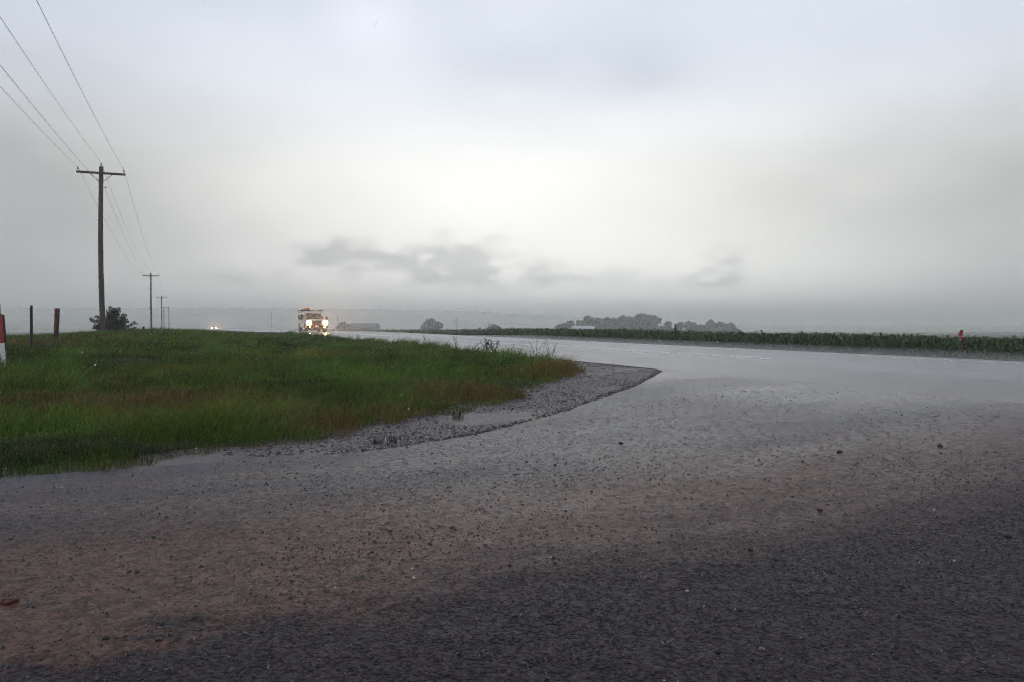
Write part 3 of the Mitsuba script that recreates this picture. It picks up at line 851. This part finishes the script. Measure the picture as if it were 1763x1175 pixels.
# juniper at the near pole: spreading sprays of fine needles
g = np.random.default_rng(500)
jb = at(192, 50.6)
JS = 50.6 / 1371
limbs, cl = [], []
for (dx, dz) in ((-36, 25), (-31, 28), (-24, 22), (-14, 26), (-8, 20), (0, 40), (3, 43), (6, 41), (-4, 36), (10, 38), (9, 31), (14, 30), (20, 31), (22, 24), (29, 20), (33, 18), (26, 12), (34, 8), (-20, 12), (-26, 10), (16, 14), (2, 24), (8, 18), (-12, 10), (24, 5), (-6, 8), (14, 5), (2, 30), (6, 12), (-16, 18)):
    ex, ez, ey = dx * JS, dz * JS, g.uniform(-0.7, 0.7)
    p0 = jb + [0, 0, 0.05]
    p2 = jb + [ex, ey, ez]
    p1 = (p0 + p2) / 2 + [0, 0, 0.08 if abs(dx) < 15 else -0.06]
    limbs.append(tube([p0, p1, p2], [0.03, 0.018, 0.006], 5))
    for u in np.linspace(0.3, 1.0, 6):
        q = p0 * (1 - u) ** 2 + 2 * u * (1 - u) * p1 + u * u * p2
        cl.append([*q, 0.24 * (1.15 - 0.5 * u) + 0.03, 0.24, 0.13 + 0.07 * (abs(dx) < 12)])
put('juniper_bush__branches', cat(limbs), 'bark_mat', smooth=40)
v, f = leaf_cloud(cl, 9000, 0.075, g)
put('juniper_bush__foliage', (v, f), 'leaf_mat', color=lcol((0.022, 0.034, 0.020), 9000, g))
tag('juniper_bush', 'spreading dark juniper bush at the foot of the nearest utility pole', 'bush')
for i, (px, ytop, half, Y, lab, cc) in enumerate(((247, 562, 5, 120, 'small cone-shaped evergreen left of the second utility pole', (0.018, 0.034, 0.018)), (265, 564, 8, 122, 'low brownish bush right of the second utility pole', (0.045, 0.04, 0.025)),
                                                  (214, 601, 6, 27, 'dark weed clump in the middle of the grass bank', (0.016, 0.022, 0.012)))):
    g = np.random.default_rng(520 + i)
    b = at(px, Y)
    top = EYE + (555 - ytop) / 1371 * Y
    hh, ww = top - b[2], half / 1371 * Y
    cl = [[b[0] + g.normal(0, ww * 0.25 * (1 - u)), b[1] + g.normal(0, ww * 0.25), b[2] + hh * u, ww * (1.0 - 0.75 * u), ww * (1.0 - 0.75 * u), hh * 0.16] for u in np.linspace(0.1, 0.86, 9)]
    key = ('small_evergreen', 'low_bush', 'weed_clump')[i]
    v, f = leaf_cloud(cl, 900, max(0.05, hh * 0.09), g)
    put(key + '__foliage', (v, f), 'leaf_mat', color=lcol(cc, 900, g))
    put(key + '__stem', tube([b - [0, 0, 0.1], [b[0], b[1], b[2] + hh * 0.8]], [0.03, 0.01], 5), 'bark_mat')
    tag(key, lab, 'bush' if i else 'evergreen')
labels['weed_clump']['category'] = 'weed'

# leafy weeds standing above the grass at the road side
for i, (px, Y, hh, lab) in enumerate(((838, 24.0, 0.46, 'broad-leaved weed at the road side, leftmost of the dark pair on the bank skyline'), (850, 23.6, 0.42, 'broad-leaved weed at the road side, right of the dark pair on the bank skyline'),
                                      (922, 21.6, 0.50, 'thin leafy weed leaning over the road at the right end of the bank'), (948, 20.2, 0.5, 'sparse weed stalk standing alone before the wet road'),
                                      (787, 27.5, 0.56, 'slim weed on the bank skyline left of the dark weed pair'), (735, 31, 0.5, 'small weed farthest left on the bank skyline'))):
    g = np.random.default_rng(540 + i)
    b = at(px, Y)
    key = 'roadside_weed' if i == 0 else f'roadside_weed_{i:03d}'
    st, V, F, k = [], [], [], 0
    for s in range(8 if i < 2 else 4):
        a, ln = g.random() * 6.28, 0.10 + 0.12 * g.random()
        tip = b + [math.cos(a) * ln, math.sin(a) * ln, hh * (0.75 + 0.3 * g.random())]
        st.append(tube([b - [0, 0, 0.05], (b + tip) / 2 + [0.01, 0, 0.03], tip], [0.007, 0.005, 0.003], 4))
        for u in np.linspace(0.35, 1.0, 9 if i < 2 else 6):
            p = b + (tip - b) * u
            aa = g.random() * 6.28
            d = np.array([math.cos(aa), math.sin(aa), 0.3 + 0.4 * g.random()])
            sd = np.array([-math.sin(aa), math.cos(aa), 0.15])
            L = (0.07 if i < 2 else 0.045) * (0.7 + 0.6 * g.random())
            V += [p, p + d * L * 0.55 + sd * L * 0.32, p + d * L * 1.3 - [0, 0, L * 0.4], p + d * L * 0.55 - sd * L * 0.32]
            F += [[k, k + 1, k + 2], [k, k + 2, k + 3]]
            k += 4
    put(key + '__stem', cat(st), 'bark_mat')
    put(key + '__leaves', (np.array(V), np.array(F)), 'leaf_mat', color=lcol((0.022, 0.034, 0.013), len(V) // 4, g))
    tag(key, lab, 'weed')
# thin tufts growing on the shoulder
for i, (px, py, n, hh, cc, lab) in enumerate(((650, 763, 26, 0.08, (0.03, 0.032, 0.02), 'small dark grass tuft on the gravel, farthest left of the tufts'), (674, 761, 30, 0.085, (0.032, 0.03, 0.022), 'small dark grass tuft on the gravel between two tufts'),
                                              (695, 757, 20, 0.07, (0.03, 0.03, 0.02), 'thin grass tuft on the gravel, rightmost of the dark tufts'), (785, 722, 60, 0.10, (0.05, 0.062, 0.035), 'pale green grass tuft on the gravel below the brown patch'))):
    g = np.random.default_rng(560 + i)
    Y = 1371 * EYE / (py - 555)
    o0, t0 = OT((px - 881.5) / 1371 * Y, Y)
    o, t = o0 + g.uniform(-0.05, 0.05 + 0.05 * (i == 3), n), t0 + g.normal(0, 0.02, n)
    v, f, c_ = blades(o, t, sh_z(o, t), hh * (0.6 + 0.7 * g.random(n)), np.full(n, 0.006), g.random(n) * 0.8, g.random(n) * 6.28, np.array(cc) * (0.6 + 0.8 * g.random((n, 1))), g)
    key = 'grass_tuft' if i == 0 else f'grass_tuft_{i:03d}'
    put(key, (v, f), 'leaf_mat', color=c_)
    tag(key, lab, 'grass tuft', 'grass tufts on the gravel shoulder')


# ------------------------------------------------------------------ posts and markers
scene['red_paint'] = pr(proc(lambda p, n, uv: mix((0.34, 0.022, 0.02), (0.20, 0.02, 0.02), fbm(p.x * 20, p.y * 20, p.z * 6, 3))), 0.35, 0.5)
scene['white_paint'] = pr(proc(lambda p, n, uv: mix((0.62, 0.64, 0.62), (0.42, 0.42, 0.40), smoothstep(0.55, 0.8, fbm(p.x * 15, p.y * 15, p.z * 9, 3)))), 0.4, 0.5)
scene['rust_steel'] = pr(proc(lambda p, n, uv: mix((0.055, 0.022, 0.022), (0.035, 0.02, 0.032), fbm(p.x * 30, p.y * 30, p.z * 5, 3))), 0.5, 0.4)
scene['red_wood'] = pr(proc(lambda p, n, uv: mix((0.11, 0.035, 0.028), (0.045, 0.018, 0.018), smoothstep(0.4, 0.65, fbm(p.x * 30, p.y * 30, p.z * 5, 3)))), 0.6, 0.3)
scene['dark_wood'] = pr((0.020, 0.016, 0.017), 0.6, 0.3)
scene['pink_plate'] = pr((0.45, 0.16, 0.14), 0.4, 0.5)

Y = 17.0
b = at(6, Y)
k = Y / 1371
loc = T().translate(list(b)).rotate([0, 0, 1], -10).rotate([0, 1, 0], -4.5)
put('marker_post__white_panel', box(9.5 * k, 0.022, 0.62, (0, 0, 0.27), 0.006), 'white_paint', to_world=loc)
put('marker_post__red_panel', box(9.5 * k, 0.024, 0.62, (0, 0, 0.892), 0.006), 'red_paint', to_world=loc)
put('marker_post__rod', tube([[-0.015, 0.03, 0], [-0.015, 0.03, 1.43]], 0.022, 8), 'steel_mat', smooth=40, to_world=loc)
put('marker_post__back_rail', box(0.05, 0.035, 1.25, (4.0 * k, 0.032, 0.56)), 'rust_steel', to_world=loc)
tag('marker_post', 'leaning red and white marker post in the grass at the left edge of the picture', 'marker post')
labels['marker_post__white_panel'] = {'label': 'white lower half of the post'}
labels['marker_post__red_panel'] = {'label': 'red upper half of the post'}

Y = 23.0
b = at(54, Y)
loc = T().translate(list(b)).rotate([0, 1, 0], 0.4)
put('steel_post__stake', box(0.055, 0.05, 1.5, (0, 0, 0.62), 0.008), 'rust_steel', to_world=loc)
put('steel_post__flange', box(0.012, 0.05, 1.42, (0, -0.05, 0.6)), 'rust_steel', to_world=loc)
put('steel_post__base_box', box(0.16, 0.12, 0.13, (0.10, 0, 0.16), 0.01), 'red_wood', to_world=loc)
put('steel_post__box_lid', box(0.17, 0.13, 0.02, (0.10, 0, 0.236), 0.004), 'rust_steel', to_world=loc)
tag('steel_post', 'thin rusty steel post with a small box at its foot, between two thicker posts', 'post')

Y = 31.0
b = at(95.5, Y)
loc = T().translate(list(b)).rotate([0, 1, 0], 3.4).rotate([0, 0, 1], 20)
put('wooden_post__upper_shaft', tube([[0, 0, 0.46], [0, 0, 1.0], [0, 0, 1.27]], [0.088, 0.092, 0.09], 10), 'red_wood', smooth=40, to_world=loc)
put('wooden_post__lower_shaft', tube([[0, 0, -0.3], [0, 0, 0.458]], [0.08, 0.084], 10), 'dark_wood', smooth=40, to_world=loc)
put('wooden_post__cap', lathe([[0, 1.272], [0.094, 1.272], [0.094, 1.295], [0.07, 1.31], [0, 1.315]], 10), 'red_paint', smooth=40, to_world=loc)
put('wooden_post__wire_wrap', lathe([[0.092, 0.99], [0.097, 0.992], [0.097, 1.03], [0.092, 1.032]], 10), 'dark_wood', smooth=40, to_world=loc)
tag('wooden_post', 'reddish leaning wooden post with a dark foot, rightmost of the three left posts', 'post')

Y = 21.9
b = at(1655, Y)
k = Y / 1371
top = EYE + (555 - 568.5) * k
loc = T().translate([b[0], b[1], 0]).rotate([0, 0, 1], -18)
put('delineator__post', box(0.075, 0.05, top - b[2], (0, 0, (top + b[2]) / 2 - 0.02), 0.006), 'rust_steel', to_world=loc)
put('delineator__top_plate', box(4.4 * k, 0.02, 5.2 * k, (0.4 * k, -0.036, top - 2.6 * k), 0.003), 'red_paint', to_world=loc)
put('delineator__middle_plate', box(6.0 * k, 0.02, 4.6 * k, (-1.4 * k, -0.036, top - 7.6 * k), 0.003), 'red_paint', to_world=loc)
put('delineator__pale_band', box(7.6 * k, 0.018, 2.4 * k, (-1.0 * k, -0.036, top - 11.3 * k), 0.003), 'pink_plate', to_world=loc)
put('delineator__lower_plate', box(5.6 * k, 0.02, 3.4 * k, (-1.0 * k, -0.036, top - 14.3 * k), 0.003), 'red_paint', to_world=loc)
put('delineator__white_band', box(3.0 * k, 0.018, 1.5 * k, (-1.8 * k, -0.036, top - 16.9 * k), 0.002), 'white_paint', to_world=loc)
tag('delineator', 'red marker of small stacked plates on a post before the corn', 'marker post')
Y = 36.0
b = at(1163, Y)
put('thin_post', box(0.06, 0.06, 1.2, (b[0], b[1], b[2] + 0.45 + 0.12), 0.006), 'dark_wood')
tag('thin_post', 'thin dark post standing before the corn below the grove', 'post')

# ------------------------------------------------------------------ farm buildings in the haze
scene['pale_metal'] = pr((0.5, 0.52, 0.52), 0.4, 0.4)
scene['pale_wall'] = pr((0.50, 0.50, 0.48), 0.7, 0.3)
scene['dark_shed'] = pr((0.10, 0.115, 0.14), 0.7, 0.3)  # dark blue-grey lightened, putting some haze into the shed colour
scene['dark_roof'] = pr((0.13, 0.14, 0.16), 0.6, 0.3)
scene['door_dark'] = pr((0.04, 0.04, 0.045), 0.6, 0.3)


def shed(key, px, Y, L, D, ridge_y, wall_h, wall_m, roof_m, label, ang):
    b = at(px, Y)
    ridge = EYE + (555 - ridge_y) / 1371 * Y
    ez = ridge - 1.5
    loc = T().translate([b[0], b[1], 0]).rotate([0, 0, 1], ang)
    prof = shapely.Polygon([(-D / 2, b[2] - 0.3), (D / 2, b[2] - 0.3), (D / 2, ez), (0, ridge - 0.1), (-D / 2, ez)])
    m = trimesh.creation.extrude_polygon(prof, L)
    m.apply_transform(np.array([[0, 0, 1, -L / 2], [1, 0, 0, 0], [0, 1, 0, 0], [0, 0, 0, 1.0]]))
    put(key + '__wall', m, wall_m, to_world=loc)
    rf = shapely.Polygon([(-D / 2 - 0.4, ez - 0.15), (0, ridge), (D / 2 + 0.4, ez - 0.15), (D / 2 + 0.4, ez - 0.02), (0, ridge + 0.15), (-D / 2 - 0.4, ez - 0.02)])
    m = trimesh.creation.extrude_polygon(rf, L + 0.8)
    m.apply_transform(np.array([[0, 0, 1, -L / 2 - 0.4], [1, 0, 0, 0], [0, 1, 0, 0], [0, 0, 0, 1.0]]))
    put(key + '__roof', m, roof_m, to_world=loc)
    put(key + '__door', box(3.2, 0.1, ez - b[2] - 0.3, (L * 0.18, -D / 2 - 0.06, (ez + b[2]) / 2 - 0.15)), 'door_dark', to_world=loc)
    tag(key, label, 'shed')


shed('farm_shed', 1004, 395, 10.5, 8, 562, 3, 'pale_wall', 'pale_metal', 'pale roofed farm shed in front of the hazy grove', 12)
shed('long_shed', 628, 320, 10.5, 6, 557.5, 3, 'dark_shed', 'dark_roof', 'long low dark shed in the mist right of the oncoming pickup', -8)

# ------------------------------------------------------------------ vehicles
scene['white_body'] = pr((0.45, 0.45, 0.44), 0.25, 0.5, clearcoat=0.6)
scene['dark_trim'] = pr((0.035, 0.024, 0.022), 0.35, 0.5)
scene['grille_glare_mat'] = pr((0.19, 0.078, 0.040), 0.4, 0.4)  # red-brown grille, with warm headlight glare put into its colour
scene['bumper_mat'] = pr((0.10, 0.040, 0.036), 0.4, 0.4)  # maroon bumper, its colour warmed by the same painted glare
scene['auto_glass'] = pr((0.035, 0.038, 0.04), 0.06, 0.6)
scene['tyre_mat'] = pr((0.018, 0.018, 0.019), 0.7, 0.3)
scene['rim_mat'] = pr((0.35, 0.35, 0.36), 0.3, 0.5, 0.8)
scene['orange_mat'] = pr((0.55, 0.19, 0.04), 0.5, 0.4)
scene['lamp_glass'] = pr((0.7, 0.7, 0.65), 0.1, 0.5)
scene['plate_mat'] = pr((0.5, 0.5, 0.5), 0.4, 0.4)
scene['gray_body'] = pr((0.12, 0.13, 0.15), 0.25, 0.5)
tyre = lathe([[0.21, -0.12], [0.34, -0.125], [0.385, -0.09], [0.39, 0], [0.385, 0.09], [0.34, 0.125], [0.21, 0.12], [0.21, -0.12]], 24)
rim = lathe([[0, 0.09], [0.05, 0.11], [0.08, 0.085], [0.18, 0.075], [0.205, 0.115], [0.209, 0.0], [0, 0.0]], 24)
tread = trimesh.transformations.rotation_matrix(math.pi / 2, (0, 1, 0))


def vehicle(key, o, t, loc_scale, spec):
    x, y = W(o, t)
    z = float(road_z(o, t))
    # local +y is the travel direction: back along the highway, towards the side road
    loc = T().translate([float(x), float(y), z]).rotate([0, 0, 1], math.degrees(math.atan2(-DY, -DX)) - 90)
    for name, mesh, mat, kw in spec:
        base, i, nm = f'{key}__{name}', 1, f'{key}__{name}'
        while nm in scene:
            nm, i = f'{base}_{i:03d}', i + 1
        if isinstance(mat, tuple):
            put(nm, mesh, mat[0], to_world=loc, emitter={'type': 'area', 'radiance': col(mat[1])}, **kw)
        else:
            put(nm, mesh, mat, to_world=loc, **kw)


def wheel_spec(name, x, y, r=0.39, s=1.0):
    out = []
    for part, m, mat in (('', None, None), ('tyre', tyre, 'tyre_mat'), ('rim', rim, 'rim_mat')):
        if m is None:
            continue
        mm = m.copy(); mm.apply_scale(s)
        mm.apply_transform(tread)
        if x < 0:
            mm.apply_transform(np.diag([-1.0, 1, 1, 1])); mm.invert()
        mm.apply_translation((x, y, r))
        out.append((f'{name}__{part}', mm, mat, {'smooth': 40}))
    return out


def lens(cx, y, cz, w, h):
    a = np.linspace(0, 2 * np.pi, 24, endpoint=False)
    e = 2.2
    px = np.sign(np.cos(a)) * np.abs(np.cos(a)) ** (2 / e) * w / 2 + cx
    pz = np.sign(np.sin(a)) * np.abs(np.sin(a)) ** (2 / e) * h / 2 + cz
    v = [[cx, y + 0.02, cz]] + [[p, y, q] for p, q in zip(px, pz)]
    f = [[0, 1 + (i + 1) % 24, 1 + i] for i in range(24)]
    m = trimesh.Trimesh(v, f, process=False)
    if m.face_normals[0][1] < 0:
        m.invert()
    return m


def side_extrude(profile, width, x0=0.0):
    m = trimesh.creation.extrude_polygon(shapely.Polygon(profile), width)
    m.apply_transform(np.array([[0, 0, 1, -width / 2 + x0], [1, 0, 0, 0], [0, 1, 0, 0], [0, 0, 0, 1.0]]))
    return m


WARM = (36.0, 19.0, 5.5)
truck = []
lower = [(-2.85, 0.55), (-2.35, 0.52), (-2.25, 0.86), (-1.98, 0.98), (-1.7, 0.86), (-1.6, 0.48), (1.22, 0.48), (1.32, 0.86), (1.6, 0.99), (1.88, 0.86), (1.98, 0.5), (2.62, 0.52), (2.72, 0.72), (2.70, 1.02), (2.55, 1.14), (1.25, 1.20), (0.95, 1.20), (-0.95, 1.20), (-0.97, 1.28), (-2.87, 1.28)]
truck.append(('body', side_extrude(lower, 1.94), 'white_body', {}))
truck.append(('hood', hull([(s * 0.90, 2.56, 1.142) for s in (-1, 1)] + [(s * 0.93, 1.05, 1.205) for s in (-1, 1)] + [(s * 0.55, 2.3, 1.21) for s in (-1, 1)] + [(s * 0.6, 1.1, 1.29) for s in (-1, 1)]), 'white_body', {}))
cab = hull([(s * 0.93, yy, 1.19) for s in (-1, 1) for yy in (1.15, -0.94)] + [(s * 0.76, yy, 1.86) for s in (-1, 1) for yy in (0.28, -0.80)] + [(s * 0.62, yy, 1.915) for s in (-1, 1) for yy in (0.15, -0.7)])
truck.append(('cab', cab, 'white_body', {'smooth': 25}))


def quad_on(pts, thick, direction):
    pts = np.array(pts, float)
    d = np.array(direction, float) * thick
    return hull(np.vstack([pts, pts + d]))


truck.append(('windshield', quad_on([(-0.82, 1.03, 1.28), (0.82, 1.03, 1.28), (0.69, 0.40, 1.80), (-0.69, 0.40, 1.80)], 0.03, (0, 0.62, 0.78)), 'auto_glass', {}))
for s in (-1, 1):
    truck.append(('side_window', quad_on([(s * 0.905, 0.85, 1.26), (s * 0.905, -0.80, 1.26), (s * 0.775, -0.72, 1.78), (s * 0.775, 0.30, 1.78)], 0.03, (s * 0.97, 0, 0.24)), 'auto_glass', {}))
    truck.append(('mirror', cat([box(0.26, 0.10, 0.27, (s * 1.20, 0.86, 1.34), 0.02), box(0.16, 0.05, 0.05, (s * 1.0, 0.86, 1.28))]), 'dark_trim', {}))
    truck.append(('headlight', lens(s * 0.74, 2.765, 0.95, 0.50, 0.38), ('lamp_glass', WARM), {}))
    truck.append(('added_amber_lens', lens(s * 0.76, 2.768, 0.70, 0.40, 0.13), ('lamp_glass', (5.0, 1.9, 0.35)), {}))  # amber lens added for the orange fringe of the headlight glare
    truck.append(('door', box(0.012, 1.1, 0.62, (s * 0.974, 0.30, 0.86)), 'white_body', {}))
    truck.append(('fog_lamp', lens(s * 0.66, 2.865, 0.50, 0.14, 0.10), ('lamp_glass', (5, 4, 2.5)), {}))
truck.append(('grille', box(1.95, 0.10, 0.46, (0, 2.70, 0.90), 0.03), 'grille_glare_mat', {}))
for q_ in range(3):
    truck.append(('grille_bar', box(0.98, 0.02, 0.03, (0, 2.768, 0.82 + 0.1 * q_)), 'dark_trim', {}))
truck.append(('bumper', box(1.92, 0.20, 0.27, (0, 2.76, 0.58), 0.04), 'bumper_mat', {}))
truck.append(('number_plate', box(0.30, 0.01, 0.15, (0, 2.867, 0.60)), 'plate_mat', {}))
truck.append(('air_dam', box(1.6, 0.06, 0.14, (0, 2.66, 0.38), 0.01), 'dark_trim', {}))
for s in (-1, 1):
    for yy in (1.6, -1.98):
        truck += wheel_spec('wheel' if (s, yy) == (-1, 1.6) else {(-1, -1.98): 'wheel_001', (1, 1.6): 'wheel_002', (1, -1.98): 'wheel_003'}[(s, yy)], s * 0.86, yy)
rk = []
for yy in (0.1, -0.9, -2.6):
    z0 = 1.28 if yy < -0.5 else 1.9
    for s in (-1, 1):
        rk.append(tube([[s * 0.92, yy, z0], [s * 0.92, yy, 2.20]], 0.032, 6))
    rk.append(tube([[-0.94, yy, 2.10], [0.94, yy, 2.10]], 0.032, 6))
for s in (-1, 1):
    rk.append(tube([[s * 0.92, 0.3, 2.13], [s * 0.92, -2.8, 2.13]], 0.032, 6))
    rk.append(tube([[s * 0.93, -0.9, 1.7], [s * 0.93, -2.6, 1.7]], 0.025, 6))
truck.append(('ladder_rack', cat(rk), 'dark_trim', {}))
truck.append(('tool_box', cat([box(0.5, 1.6, 0.42, (-0.76, -1.85, 1.49), 0.02), box(0.5, 1.6, 0.42, (0.76, -1.85, 1.49), 0.02)]), 'dark_trim', {}))
truck_t, truck_o = 78.0, 11.93
vehicle('pickup_truck', truck_o, truck_t, 1, truck)
tag('pickup_truck', 'white pickup truck with lit headlights and a ladder rack coming along the wet highway', 'pickup truck')
vehicle('orange_bundle', truck_o, truck_t, 1, [('roll', cat([box(0.55, 1.5, 0.13, (0.50, -0.5, 2.21), 0.03), box(0.36, 1.3, 0.08, (0.48, -0.5, 2.315), 0.03)]), 'orange_mat', {}), ('strap', box(0.58, 0.06, 0.155, (0.50, -0.2, 2.212), 0.01), 'dark_trim', {})])
tag('orange_bundle', 'orange bundle tied on the ladder rack of the white pickup', 'bundle')

car = [('body', side_extrude([(-2.3, 0.35), (2.25, 0.3), (2.3, 0.6), (2.1, 0.82), (0.95, 0.95), (0.3, 1.40), (-0.9, 1.45), (-1.8, 1.02), (-2.3, 0.95)], 1.72), 'gray_body', {}),
       ('windshield', quad_on([(-0.72, 0.90, 1.0), (0.72, 0.90, 1.0), (0.64, 0.37, 1.36), (-0.64, 0.37, 1.36)], 0.02, (0, 0.57, 0.82)), 'auto_glass', {}),
       ('bumper', box(1.7, 0.12, 0.24, (0, 2.28, 0.42), 0.03), 'dark_trim', {})]
for s in (-1, 1):
    car.append(('headlight', lens(s * 0.68, 2.335, 0.70, 0.46, 0.34), ('lamp_glass', (34.0, 19.0, 6.5)), {}))
    for yy in (1.4, -1.4):
        car += wheel_spec({(-1, 1.4): 'wheel', (-1, -1.4): 'wheel_001', (1, 1.4): 'wheel_002', (1, -1.4): 'wheel_003'}[(s, yy)], s * 0.76, yy, 0.32, 0.82)
vehicle('distant_car', 11.9, 306, 1, car)
tag('distant_car', 'distant car seen only as two small headlights over the grass crest', 'car')

# ------------------------------------------------------------------ rain: splashes and drops
scene['water_mat'] = {'type': 'dielectric', 'int_ior': 1.33, 'ext_ior': 1.0}
g = np.random.default_rng(15)
o, t, r = scatter(230, 2.5, 10, -0.68, 0.7, g, 0.9)
kp = (t < edge_t(o) - 0.3) & (o < 8.5)
V, F, k = [], [], 0
for o_, t_ in zip(o[kp], t[kp]):
    x, y = W(o_, t_)
    z = float(lot_z(np.array([o_]), np.array([t_]))[0]) + 0.005
    R0 = 0.007 + 0.02 * g.random() ** 2
    n = 7 + int(5 * g.random())
    for j in range(n):
        a = 2 * math.pi * (j + 0.5 * g.random()) / n
        hh, out = R0 * (0.8 + 1.1 * g.random()), 1.0 + 0.6 * g.random()
        b0 = np.array([x + R0 * math.cos(a), y + R0 * math.sin(a), z])
        tp = np.array([x + R0 * out * math.cos(a), y + R0 * out * math.sin(a), z + hh])
        rr = R0 * 0.08 + 0.0003
        sd = np.array([-math.sin(a), math.cos(a), 0]) * rr
        dd = np.array([math.cos(a), math.sin(a), 0]) * rr
        V += [b0 + sd * 1.6, b0 - sd * 1.6, b0 + dd, tp]
        F += [[k, k + 1, k + 3], [k + 1, k + 2, k + 3], [k + 2, k, k + 3], [k, k + 2, k + 1]]
        k += 4
        if g.random() < 0.5:
            q = tp + np.array([math.cos(a), math.sin(a), 0.6]) * R0 * 0.5 * g.random()
            pv = ico.vertices * rr * 1.4 + q
            V += list(pv); F += [list(np.array(ff) + k) for ff in ico.faces]; k += len(pv)
put('rain_splashes', (np.array(V), np.array(F)), 'water_mat')
tag('rain_splashes', 'little crowns of water thrown up by raindrops on the side road', 'splash', kind='stuff')

n = 9000
r = 1.5 + 20 * g.random(n) ** 0.7
a = -0.75 + 1.5 * g.random(n)
zz = g.uniform(0.1, 12, n)
pos = np.stack([r * np.sin(a), r * np.cos(a), zz], 1)
s = 0.0018 + 0.0012 * g.random(n)
dv = np.array(ico.vertices) * [1, 1, 1.9] + np.array(ico.vertices)[:, 2:] * [0.9, 0, 0]
V = (dv[None] * s[:, None, None] + pos[:, None]).reshape(-1, 3)
F = (np.array(ico.faces)[None] + (np.arange(n) * len(dv))[:, None, None]).reshape(-1, 3)
put('raindrops', (V, F), 'water_mat', smooth=True)
tag('raindrops', 'raindrops falling through the air', 'rain', kind='stuff')

# ------------------------------------------------------------------ air volumes
scene['haze'] = {'type': 'cube', 'to_world': T().translate([0, 0, 9.0]).scale([5200, 5200, 31.0]), 'bsdf': {'type': 'ref', 'id': 'clear_boundary'}, 'interior': {'type': 'ref', 'id': 'haze_medium'}}
tag('haze', 'pale rain haze filling the air', 'haze', kind='stuff')


def air_box(key, o0, o1, ts, zlo, zhi, medium, label):
    sec = []
    for t in ts:
        z = float(road_z(14.0, t))
        for (oo, dz) in ((o0, zlo), (o1, zlo), (o1, zhi), (o0, zhi)):
            x, y = W(oo, t)
            sec.append([float(x), float(y), z + dz])
    f = []
    n = len(ts)
    for i in range(n - 1):
        for j in range(4):
            k = (j + 1) % 4
            f += [[i * 4 + j, (i + 1) * 4 + k, i * 4 + k], [i * 4 + j, (i + 1) * 4 + j, (i + 1) * 4 + k]]
    f += [[0, 1, 2], [0, 2, 3], [(n - 1) * 4, (n - 1) * 4 + 2, (n - 1) * 4 + 1], [(n - 1) * 4, (n - 1) * 4 + 3, (n - 1) * 4 + 2]]
    m = trimesh.Trimesh(sec, f, process=False)
    if m.volume < 0:
        m.invert()
    put(key, m, 'clear_boundary', interior={'type': 'ref', 'id': medium}, exterior={'type': 'ref', 'id': 'haze_medium'})
    tag(key, label, 'mist', kind='stuff')


air_box('road_mist', 10.0, 19.6, [-25, 68, 76, 90, 110, 200, 400], -0.6, 0.17, 'mist_medium', 'low white splash mist lying over the wet highway')
scene['car_spray_medium'] = {**scene['spray_medium'], 'sigma_t': 0.012}
air_box('car_spray', 9.2, 20.0, [286, 300, 314], 0.18, 4.5, 'car_spray_medium', 'spray hanging round the distant car')
air_box('truck_spray', 9.2, 20.5, [42, 68, 84, 104], 0.171, 4.5, 'spray_medium', 'spray hanging round the oncoming pickup')
